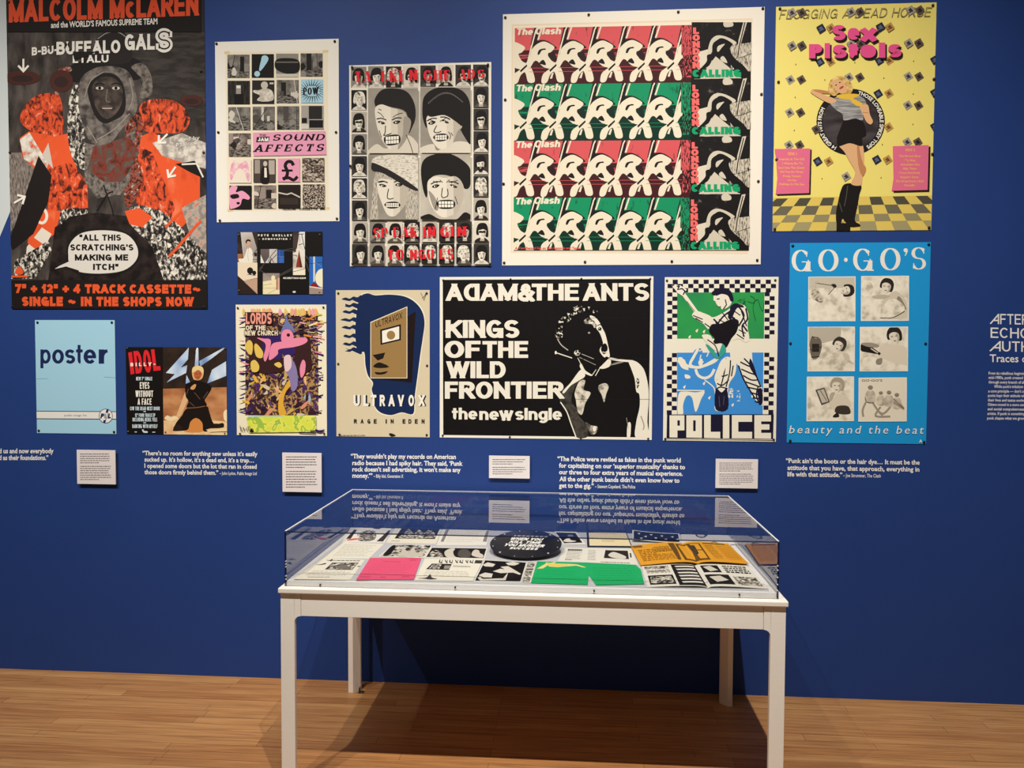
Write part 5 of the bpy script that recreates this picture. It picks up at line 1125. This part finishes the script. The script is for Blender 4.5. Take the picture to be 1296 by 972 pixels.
# ------------------------------------------------------------------ the clear case on it
CX0, CX1, CY0, CY1, CZ = -1.02, .712, 2.735, 3.612, .949
case = empty('display_case', ((CX0+CX1)/2, (CY0+CY1)/2, .75)); tag(case, 'clear acrylic display case with a white base on the white table', 'display case')
def clear_mat(name, tint, edge=False):
    m = bpy.data.materials.new(name); m.use_nodes = True; nt = m.node_tree; nt.nodes.clear(); N = nt.nodes.new; lk = nt.links.new
    out = N('ShaderNodeOutputMaterial'); tr = N('ShaderNodeBsdfTransparent'); tr.inputs[0].default_value = tint
    gl = N('ShaderNodeBsdfGlossy'); gl.inputs['Roughness'].default_value = .0 if not edge else .15; fr = N('ShaderNodeFresnel'); ge = N('ShaderNodeNewGeometry'); ma = N('ShaderNodeMapRange'); ma.inputs['To Min'].default_value = 1.49; ma.inputs['To Max'].default_value = 1/1.49; lk(ge.outputs['Backfacing'], ma.inputs['Value']); lk(ma.outputs[0], fr.inputs[0])
    mx = N('ShaderNodeMixShader'); m4 = N('ShaderNodeMath'); m4.operation = 'MULTIPLY_ADD'; m4.inputs[1].default_value = 1.45; m4.inputs[2].default_value = -1.45; lk(ge.outputs['Backfacing'], m4.inputs[0])
    m5 = N('ShaderNodeMath'); m5.operation = 'MULTIPLY'; m5.inputs[1].default_value = -1; lk(m4.outputs[0], m5.inputs[0]); m6 = N('ShaderNodeMath'); m6.operation = 'MULTIPLY'; m6.use_clamp = True; lk(fr.outputs[0], m6.inputs[0]); lk(m5.outputs[0], m6.inputs[1]); lk(m6.outputs[0], mx.inputs[0]); lk(tr.outputs[0], mx.inputs[1]); lk(gl.outputs[0], mx.inputs[2])
    if edge:
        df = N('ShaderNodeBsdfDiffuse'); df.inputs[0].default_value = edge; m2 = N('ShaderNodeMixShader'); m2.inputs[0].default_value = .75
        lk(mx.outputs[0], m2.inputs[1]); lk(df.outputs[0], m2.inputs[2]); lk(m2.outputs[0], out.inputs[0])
    else: lk(mx.outputs[0], out.inputs[0])
    return m
ACR = clear_mat('clear_acrylic', (.985, .985, .99, 1)); EDGW = clear_mat('edge_refraction_bright', (.9, .9, .92, 1), (.82, .82, .8, 1)); EDGD = clear_mat('edge_refraction_dark', (.45, .47, .6, 1), (.012, .014, .05, 1))  # clear edges' bright and dark refraction put into diffuse white and navy
cx, cy = case.location.x, case.location.y; T = .005
def panel(x0, y0, z0, x1, y1, z1, axis, dark=()):
    bm = bmesh.new(); fs = box(bm, x0-cx, y0-cy, z0-.75, x1-cx, y1-cy, z1-.75)
    # faces: bottom, top, front, right, back, left
    ax = (2, 2, 1, 0, 1, 0)
    for i, f in enumerate(fs): f.material_index = 0 if ax[i] == axis else (2 if i in dark else 1)
    obj('clear_panel', bm, [ACR, EDGW, EDGD], case)
panel(CX0, CY0, .75, CX1, CY0+T, CZ-T, 1, (3, 5, 0)); panel(CX0, CY1-T, .75, CX1, CY1, CZ-T, 1, (3, 5))
panel(CX0, CY0+T, .75, CX0+T, CY1-T, CZ-T, 0, (2, 4)); panel(CX1-T, CY0+T, .75, CX1, CY1-T, CZ-T, 0, (2, 4))
panel(CX0, CY0, CZ-T, CX1, CY1, CZ, 2, (2,))
EDGE_GLINT = mat('f4f3f0', .4, .3); W_ = .0055  # added white strips: painted bright refraction along the top panel's edges
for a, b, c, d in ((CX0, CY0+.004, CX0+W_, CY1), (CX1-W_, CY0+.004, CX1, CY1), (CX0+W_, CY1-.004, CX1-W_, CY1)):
    bm = bmesh.new(); box(bm, a-cx, b-cy, CZ-.75+.0001, c-cx, d-cy, CZ-.75+.0008); obj('edge_glint', bm, EDGE_GLINT, case)
WB = mat('efece6', .45, .3); BASEG = mat('c9c8c8', .6, .2)
bm = bmesh.new(); x0, x1, y0, y1 = CX0+T+.001-cx, CX1-T-.001-cx, CY0+T+.001-cy, CY1-T-.001-cy
box(bm, x0, y0, 0, x1, y1, .0195, .001); obj('base_board', bm, WB, case)
bm = bmesh.new(); box(bm, x0+.022, y0+.016, .0192, x1-.022, y1-.016, DECK_Z-.75-.0002); obj('lining', bm, BASEG, case)
for px, py in ((405, 740.5), (576, 743.5), (752, 748), (936, 753)):
    d = _ray(px, py); t = (CY0) / d[1]
    bm = bmesh.new(); bmesh.ops.create_cone(bm, cap_ends=True, segments=12, radius1=.0028, radius2=.0028, depth=.007, matrix=Matrix.Translation((d[0]*t-cx, CY0+.0035-.0015-cy, d[2]*t+EYE-.75)) @ Matrix.Rotation(math.pi/2, 4, 'X')); obj('screw', bm, '2a2623', case)
for sx, xx in ((-1, CX0), (1, CX1)):
    for z in (.775, .787, .82, .83, .84) if sx < 0 else (.78, .80, .825, .85, .865):
        bm = bmesh.new(); bmesh.ops.create_cone(bm, cap_ends=True, segments=10, radius1=.0022, radius2=.0022, depth=.006, matrix=Matrix.Translation((xx-sx*.004-cx, CY0-.0005-cy+.0028, z-.75)) @ Matrix.Rotation(math.pi/2, 4, 'X')); obj('screw', bm, 'd8d5d0', case)

# ------------------------------------------------------------------ papers in the case
Z1 = (355, 660, 6.171); Z2 = (520, 660, 6.171); Z3 = (660, 660, 7.2); Z4 = (790, 660, 6.171)
PAP = 'efe8d3'; INK = '3d3833'
def doc(name, crop, q, paper, lv=0, t=.0006):
    pts = pts_of(q)
    return Sheet(name, [(crop[0]+a/crop[2], crop[1]+b/crop[2]) for a, b in pts], paper, plane='deck', thick=t, z=DECK_Z + .0001 + lv*.0011, crop=crop)
def para(p, q, n, col=INK, h=.3, seed=1, word=None):
    """rows of small type across a quadrilateral given as upper left, upper right, lower right, lower left"""
    a, b, c, d = pts_of(q); r = random.Random(seed); p._n(); au = p.auto; p.auto = False
    for i in range(n):
        v0, v1 = (i+.1)/n, (i+.1+h)/n
        def P(u, v): return ((a[0]*(1-u)+b[0]*u)*(1-v)+(d[0]*(1-u)+c[0]*u)*v, (a[1]*(1-u)+b[1]*u)*(1-v)+(d[1]*(1-u)+c[1]*u)*v)
        u = 0; e = r.uniform(.8, 1)
        while u < e - .03:
            w = min(r.uniform(.04, .13), e-u); p.poly([P(u, v0), P(u+w, v0), P(u+w, v1), P(u, v1)], col); u += w + .02
    p.auto = au
G = 'papers in the display case'
bwp = lambda s, sc=55: mott(['1b1816', '4a443f', 'b9b0a0', 'e9e0cd'], sc, .4, .6, 4, seed=s, dist=.6)
p = doc('letter', Z1, '330,290 660,300 545,455 100,452', PAP); p.poly('405,322 612,322 560,380 345,376', '57504a'); p.poly('412,326 604,326 556,377 355,373', bwp(130)); p.blob('430,365 470,340 520,345 550,372', '7d756b')
para(p, '350,300 640,305 610,322 400,318', 1, seed=2); para(p, '250,385 560,388 520,430 190,425', 4, 'a59d8f', .25, 3); para(p, '215,432 400,434 390,440 210,438', 1, INK, .5, 5); p.blob('270,332 300,338 350,326 352,334 300,342', '2a2623'); p.blob('385,308 400,296 408,300 395,312', '2a2623'); p.blob('600,350 640,348 636,354 604,356', '6d655c')
p.done('cream letter with a small grey photograph, nearest the case\u2019s left front corner', 'letter', G)
p = doc('letter', Z1, '490,165 810,175 690,290 330,290', PAP, 0); para(p, '500,180 770,186 690,280 400,278', 8, 'b5ac9c', .22, 6)
p.done('plain typed cream sheet left of the black-and-white crowd photograph', 'letter', G)
p = doc('flyer', Z1, '565,35 880,40 815,165 480,165', 'f0e8d8', 0); p.poly('575,65 598,66 548,136 512,136', INK); p.poly('845,70 872,70 800,158 750,156', INK); p.blob('715,48 750,40 785,48 770,60 735,58', INK); p.blob('640,80 700,70 740,80 745,130 690,155 610,150 620,110', bwp(131, 80)); p.blob('525,140 600,132 602,142 530,150', 'e0605a'); para(p, '600,100 760,104 750,120 600,118', 2, INK, .5, 7)
p.done('flyer with red and black print in the case\u2019s back left corner', 'flyer', G)
p = doc('flyer', Z1, '910,40 1270,45 1215,175 825,165', 'efe6cc', 0); p.poly('945,55 1245,58 1205,138 890,134', '2a2623'); p.blob('960,100 1000,60 1040,90 1080,64 1120,90 1160,66 1200,90 1190,130 930,130', bwp(132, 70)); para(p, '870,150 950,152 930,160 860,158', 1, INK, .4, 8)
p.done('cream sheet with a dark group photograph along the case\u2019s back edge', 'flyer', G)
p = doc('photograph', Z1, '880,178 1185,185 1120,285 765,275', 'ece5d4', 1); p.poly('890,182 1176,188 1116,280 780,271', bwp(133, 45)); p.blob('930,260 960,210 1000,240 1040,200 1060,250 1100,230 1100,275 900,270', 'cfc5b3'); p.blob('800,265 870,190 900,200 850,262', '1b1816')
p.done('black-and-white crowd photograph behind the pink sheet', 'photograph', G)
p = doc('flyer', Z1, '700,285 1100,285 1040,455 590,455', 'ee5b7c', 2); para(p, '800,312 960,314 950,320 796,318', 1, 'b23c58', .6, 9); para(p, '1010,295 1080,295 1070,310 1005,310', 2, 'a03c55', .4, 10); para(p, '730,330 1060,332 1010,425 640,425', 7, 'd64f70', .2, 11); para(p, '620,425 720,428 705,445 610,443', 3, 'b23c58', .35, 12); para(p, '950,425 1020,427 1012,442 944,440', 2, 'b23c58', .35, 13); para(p, '780,434 830,434 826,442 778,442', 1, 'a03c55', .5, 14)
p.done('bright pink sheet lying at the front of the case', 'flyer', G)
p = doc('letter', Z2, '255,50 620,60 590,185 200,185', 'eee7d6', 0); p.poly('275,64 300,64 255,160 232,158', '8a847c'); p.poly('592,72 612,72 590,160 560,158', '8a847c'); para(p, '310,70 575,76 545,170 270,168', 9, 'c4bbab', .2, 15); para(p, '330,54 520,58 518,66 326,62', 1, INK, .6, 16)
p.done('white sheet with two grey side strips left of the black disc', 'letter', G)
p = doc('photograph', Z2, '150,200 600,205 575,300 95,285', 'ece5d4', 0); p.poly('165,206 590,212 566,288 120,278', '1d1a18'); p.blob('270,270 265,235 310,212 345,215 330,240 345,275 380,283 300,282', 'd9cfbc'); p.blob('480,240 500,222 530,226 540,248 565,262 555,285 480,268', 'd9cfbc'); p.blob('370,270 380,225 440,220 470,260 440,282', '5a534c'); p.blob('140,272 180,225 230,240 250,280', bwp(134, 70))
p.done('landscape photograph of two pale figures left of the black disc', 'photograph', G)
p = doc('letter', Z2, '110,290 565,300 485,465 30,460', PAP, 1); p.poly('165,330 320,333 298,380 118,374', '2a2623'); p.poly('172,336 240,338 222,372 140,368', bwp(135, 80)); p.poly('265,345 310,346 300,372 255,370', '9c9488')
for i in range(7): x = 228 + i*40; p.line([(x, 300+i), (x-6+14*(i % 2), 318), (x+18, 326)], 8, INK); p.line([(x+20, 302), (x+10, 326)], 5, INK)
p.poly('505,304 560,306 550,330 495,328', INK); para(p, '330,345 480,350 470,362 325,358', 2, '6d655c', .4, 17); para(p, '120,385 500,392 470,440 90,432', 4, 'c2b9a8', .2, 18); p.blob('55,445 120,440 150,415 165,440 205,450 150,455 110,450', INK)
p.done('cream letter with black hand-lettered heading right of the pink sheet', 'letter', G)
p = doc('photograph', Z2, '575,300 905,320 860,475 490,468', 'efe8d8', 0); p.poly('580,304 900,322 855,470 500,464', '14110f')
for q in ('560,340 600,320 660,335 640,355 580,352', '740,325 800,315 850,330 810,345 760,342', '640,390 700,370 790,385 800,400 700,405', '530,420 580,400 640,410 630,440 570,440', '700,355 760,350 860,410 850,418 740,380', '520,440 540,430 560,450 720,445 760,400 740,460 540,462'): p.blob(q, 'dfd6c4', 1)
p.done('black photographic sheet with white figures below the black disc', 'photograph', G)
p = doc('photo_strip', Z2, '908,318 980,318 938,480 868,478', 'e6dfcd', 1); p.poly('914,322 972,322 962,362 902,362', bwp(136, 110)); p.poly('902,368 958,368 954,380 896,380', INK); p.poly('895,384 950,384 940,426 884,426', bwp(137, 110)); p.poly('883,430 938,430 928,474 872,474', bwp(138, 110))
p.done('narrow strip of small grey pictures left of the green leaflet', 'photo strip', G)
p = doc('newspaper', Z3, '400,240 1000,250 1060,395 330,360', 'ebe4d2', 0); para(p, '425,250 560,252 545,352 400,345', 10, '8d867c', .35, 19); para(p, '425,252 560,255 556,275 420,272', 1, INK, .6, 20); para(p, '610,262 690,264 680,360 600,355', 10, '8d867c', .35, 21); p.poly('765,262 968,268 980,345 750,335', '2a2623'); p.blob('790,310 830,280 880,290 950,320 940,340 850,335', 'e0d7c5'); p.poly('985,290 1000,290 1005,330 990,330', '57504a'); para(p, '725,366 990,378 992,386 722,374', 1, '4a443f', .7, 22); para(p, '398,344 460,346 458,354 396,352', 1, INK, .8, 23)
p.done('newspaper page with a framed picture behind the green leaflet', 'newspaper', G)
p = doc('photograph', Z3, '300,85 500,95 590,212 385,212', 'e9e2d2', 1); p.poly('310,100 490,105 556,194 390,200', '15120f'); p.blob('380,180 430,150 450,170 500,180 440,190', 'dfd6c4'); p.blob('420,125 460,122 470,135 430,138', '8a8378')
p.done('dark photograph in a white border half hidden behind the black disc', 'photograph', G)
p = doc('card', Z3, '593,100 957,105 1010,240 600,235', '23243a', 0, .003); p.poly('613,107 950,111 998,230 620,226', 'efdcab'); para(p, '700,105 860,107 870,125 705,122', 2, 'b5a070', .35, 24); para(p, '730,175 860,178 870,195 735,192', 2, '9d8a5c', .35, 25)
p.done('cream card in a thin dark frame at the case\u2019s back edge', 'framed card', G)
p = doc('leaflet', Z4, '434,82 802,92 870,180 450,180', 'e6e0d4', 0); p.ell(600, 105, 45, 24, '4a443f', 5); p.ell(600, 108, 30, 14, 'cfc6b6', 5); p.blob('570,95 600,82 640,95 650,115 620,105', '2a2623'); p.lines('530,172 580,165 640,170 700,162 740,172', 5, '57504a', True); p.lines('550,178 600,174 680,180', 4, '57504a', True)
p.done('white sheet with a small round drawing in the case\u2019s back right corner', 'leaflet', G)
# curled leaflet: a bent strip of card
def bent(name, crop, corners, m, arch, lv=0, n=10, mats=()):
    """paper bent upwards along its width; corners UL, UR, LR, LL in crop px; arch(u) -> height"""
    c = [on_deck(crop[0]+a/crop[2], crop[1]+b/crop[2], DECK_Z) for a, b in pts_of(corners)]
    c = [(a, min(b, DECK_BACK)) for a, b in c]
    o = ((c[2][0]+c[3][0])/2, (c[2][1]+c[3][1])/2); z0 = .0008 + lv*.0011
    P = lambda u, v: ((c[0][0]*(1-u)+c[1][0]*u)*(1-v)+(c[3][0]*(1-u)+c[2][0]*u)*v-o[0], (c[0][1]*(1-u)+c[1][1]*u)*(1-v)+(c[3][1]*(1-u)+c[2][1]*u)*v-o[1])
    return c, o, z0, P
def bent_sheet(name, crop, corners, base, arch, prints, lab, cat, lv=0, n=24, th=.0012):
    c, o, z0, P = bent(name, crop, corners, base, arch, lv)
    bm = bmesh.new(); mats = [mat(base)]
    rows = []
    for i in range(n+1):
        u = i/n; h = arch(u)
        rows.append([bm.verts.new((*P(u, 0), z0+h+th)), bm.verts.new((*P(u, 1), z0+h+th)), bm.verts.new((*P(u, 1), z0+h)), bm.verts.new((*P(u, 0), z0+h))])
    for a, b in zip(rows, rows[1:]):
        for k in range(4): bm.faces.new((a[k], b[k], b[(k+1) % 4], a[(k+1) % 4]))
    bm.faces.new(rows[0]); bm.faces.new(rows[-1][::-1])
    bmesh.ops.recalc_face_normals(bm, faces=bm.faces[:])
    k = 1
    for poly, col in prints:         # poly: (u, v) points, cut into slices so that the ink follows the bend
        m = mat(col)
        if m not in mats: mats.append(m)
        mi = mats.index(m); k += 1
        ar = sum(poly[i-1][0]*poly[i][1]-poly[i][0]*poly[i-1][1] for i in range(len(poly)))
        q = poly if ar > 0 else poly[::-1]
        us = [a for a, b in q]
        for i in range(max(0, int(min(us)*n)), min(n, int(max(us)*n)+1)):
            s = clip_poly(q, [(i/n, -.01), ((i+1)/n, -.01), ((i+1)/n, 1.01), (i/n, 1.01)])
            if len(s) < 3: continue
            vs = []
            for u, v in s:
                f = u*n - i; h = arch(i/n)*(1-f) + arch((i+1)/n)*f
                vs.append(bm.verts.new((*P(u, v), z0+h+th+STEP*2*k)))
            f = bm.faces.new(vs[::-1]); f.material_index = mi
    ob = obj(name, bm, mats); ob.location = (o[0], o[1], DECK_Z); tag(ob, lab, cat, G); return ob
R4 = lambda a, b, c, d: [(a, b), (c, b), (c, d), (a, d)]
r = random.Random(31)
def dashes(u0, v0, u1, v1, n, col, h=.35, ww=.03):
    out = []
    for i in range(n):
        u = u0; va = v0 + (v1-v0)*i/n; vb = va + (v1-v0)/n*h
        while u < u1 - .01:
            w = min(u1-u, ww*r.uniform(.5, 1.6)); out.append((R4(u, va, u+w, vb), col)); u += w + ww*.3
    return out
prints = [(R4(.03, .06, .97, .95), '14110f')] + [([(x, y), (x+.07, y-.06), (x+.05, y+.12)], 'e6decd') for x, y in ((.1, .3), (.24, .55), (.36, .3), (.45, .62), (.58, .35), (.66, .7), (.8, .4), (.9, .65), (.15, .8))]
bent_sheet('leaflet', Z4, '55,68 425,92 445,172 62,165', 'eae3d3', lambda u: .012*(1-u)**2 + .001, prints, 'curled black leaflet with white marks at the case\u2019s back edge', 'leaflet', 1)
# orange zine: two pages rising to the fold
def fold(u, m=.52, h=.012): 
    d = abs(u-m)/(m if u < m else 1-m); return h*math.sin(math.pi*min(1, d)**.5)*.9 if d < 1 else 0
OG = 'e9a22a'; OI = '6b4a1a'
pr = [([(.37, .05), (.43, .05), (.42, .4), (.39, .9), (.36, .9)], OI), ([(.44, .08), (.69, .08), (.66, .92), (.42, .92)], OI), ([(.46, .16), (.55, .14), (.55, .5), (.53, .84), (.45, .84)], OG), ([(.58, .12), (.67, .12), (.645, .84), (.575, .84)], OG), ([(.56, .16), (.62, .2), (.60, .6), (.56, .7)], '4a3a2a'), (R4(.58, .42, .66, .46), OI),
      ([(.0, .05), (.1, .05), (.11, .16), (.02, .16)], '7d5a20'), (R4(.72, .05, .95, .1), OI)] + dashes(.2, .2, .36, .5, 5, '9d6f1c', .5, .02) + dashes(.04, .3, .2, .9, 7, 'b8811f', .3, .03) + dashes(.2, .6, .36, .9, 4, 'b8811f', .3, .03) + dashes(.71, .18, .8, .9, 9, 'b8811f', .3, .02) + dashes(.83, .2, .97, .9, 9, 'b8811f', .3, .02)
bent_sheet('magazine', Z4, '50,200 810,185 975,345 130,355', OG, lambda u: fold(u) + .004, pr, 'open orange printed magazine at the case\u2019s right end', 'magazine', 1, 40)
BWi = '1d1917'
pr = [(R4(.02, .06, .24, .2), bwp(140, 90)), (R4(.03, .5, .25, .92), BWi), ([(.05, .56), (.23, .56), (.24, .86), (.04, .86)], bwp(141, 80)), (R4(.27, .02, .5, .98), BWi)]
pr += [([(.30, v), (.48, v-.02), (.48, v+.05), (.31, v+.06)], 'e6decd') for v in (.1, .24, .4, .54, .68, .82)]
pr += [(R4(.54, .07, .7, .4), BWi), ([(.56, .14), (.63, .1), (.68, .3), (.6, .36)], 'd6cdbb'), (R4(.53, .5, .74, .92), BWi), ([(.56, .6), (.66, .56), (.71, .74), (.6, .84)], 'd6cdbb'), (R4(.77, .56, .97, .92), bwp(142, 90)), (R4(.06, .3, .2, .33), INK)] + dashes(.74, .08, .96, .45, 4, BWi, .45, .03) + dashes(.03, .26, .24, .44, 3, '8d867c', .3, .03)
bent_sheet('magazine', Z4, '135,350 965,350 1130,530 180,515', 'e9e2d0', lambda u: fold(u, .5, .008), pr, 'open black-and-white magazine in the case\u2019s right front corner', 'magazine', 0, 40)
# green leaflet with a notch cut into its front edge
p = doc('leaflet', Z3, '145,365 1040,395 1120,570 85,560', 'efe8d8', 2); p.bm.clear(); p.mats = []
gq = [p.m(q) for q in pts_of('85,560 605,576 614,488 680,580 1120,570 1088,440 1040,395 610,376 145,365')]
mi = p.mi(mat('12b062', .5, .25)); lo = [p.bm.verts.new((a, b, 0)) for a, b in gq]; hi = [p.bm.verts.new((a, b, .0007)) for a, b in gq]
for f in [p.bm.faces.new(lo[::-1]), p.bm.faces.new(hi)] + [p.bm.faces.new((lo[i], lo[(i+1) % 9], hi[(i+1) % 9], hi[i])) for i in range(9)]: f.material_index = mi
p.thick = .0008
p.poly('140,432 215,388 240,378 250,395 195,430', 'ecd98a'); p.poly('218,374 262,380 320,368 300,385 430,388 505,392 592,420 560,420 500,404 400,412 330,418 250,412', 'ecd98a'); p.poly('225,378 260,382 300,392 420,396 430,408 330,412 250,404', 'f0c95a')
para(p, '150,440 560,460 560,545 120,530', 5, '109a56', .18, 40); para(p, '640,420 1020,430 1070,550 690,555', 6, '109a56', .18, 41)
p.done('bright green leaflet with a notch in its front edge', 'leaflet', G)
# black disc on a low wedge
disc = empty('record_disc', (-.182, 3.215, DECK_Z)); tag(disc, 'shiny black disc with slanting white words, tilted up in the case', 'record')
disc.rotation_euler = (math.radians(9), 0, math.radians(-3))
VIN = mat('100e0e', .22, .5)
ZO = .034; RD_ = .147
bm = bmesh.new()
prof = [(0, 0), (RD_*.99, 0), (RD_, .0006), (RD_, .0024), (RD_*.992, .003)] + [v for i in range(14) for v in ((RD_*(.97-.045*i), .003), (RD_*(.965-.045*i), .0027), (RD_*(.955-.045*i), .0027), (RD_*(.95-.045*i), .003))]
prof = [q for q in prof if q[0] > .05 or q == (0, 0)]
rings = [[bm.verts.new((a*math.cos(t*math.tau/72), a*math.sin(t*math.tau/72), ZO+h)) for t in range(72)] for a, h in prof[1:]]
c0 = bm.verts.new((0, 0, ZO)); c1 = bm.verts.new((0, 0, ZO+.003))
for i in range(72):
    bm.faces.new((c0, rings[0][(i+1) % 72], rings[0][i])); bm.faces.new((c1, rings[-1][i], rings[-1][(i+1) % 72]))
    for a, b in zip(rings, rings[1:]): bm.faces.new((a[i], a[(i+1) % 72], b[(i+1) % 72], b[i]))
for f in bm.faces: f.smooth = False
obj('disc', bm, VIN, disc)
bm = bmesh.new()
fs = []
for row, (t, a, b, y0, y1) in enumerate((('WHEN YOU', -.072, .062, .030, .058), ('KILL TIME', -.070, .058, -.002, .024), ('YOU MURDER', -.088, .074, -.036, -.008), ('SUCCESS', -.062, .052, -.066, -.042))):
    f, W = lettering(t, .27, track=.12, wide=1.1)
    for n_, q in f:
        v = [bm.verts.new((a + x/W*(b-a) + (y1-y0)*.3*y, y0 + y*(y1-y0), ZO+.0034+n_*3e-6)) for x, y in q]
        if sum(v[i-1].co.x*v[i].co.y-v[i].co.x*v[i-1].co.y for i in range(len(v))) < 0: v = v[::-1]
        bm.faces.new(v)
x = -.06
while x < .07:
    w = random.Random(x).uniform(.008, .016); bm.faces.new([bm.verts.new((a, b, ZO+.0034)) for a, b in ((x, .068), (x+w, .068), (x+w+.004, .08), (x+.004, .08))]); x += w + .005
obj('lettering', bm, 'efeae0', disc)
for i in range(12):
    t = i*math.tau/12 + .3; big = i % 3 == 1
    bm = bmesh.new(); bmesh.ops.create_uvsphere(bm, u_segments=10, v_segments=6, radius=.0045 if big else .0028, matrix=Matrix.Translation((.136*math.cos(t), .136*math.sin(t), ZO+.003)) @ Matrix.Scale(.5, 4, (0, 0, 1))); obj('stud', bm, mat('d9d6d0', .25, .6), disc)
bm = bmesh.new(); rg = [[bm.verts.new((a*math.cos(t*math.tau/40), a*math.sin(t*math.tau/40), h)) for t in range(40)] for a, h in ((.10, .022), (.10, ZO), (.0, ZO))][:2]
for i in range(40): bm.faces.new((rg[0][i], rg[0][(i+1) % 40], rg[1][(i+1) % 40], rg[1][i]))
bm.faces.new(rg[0][::-1]); bm.faces.new(rg[1])
bmesh.ops.recalc_face_normals(bm, faces=bm.faces[:]); obj('stand', bm, mat('26252c', .4, .4), disc)
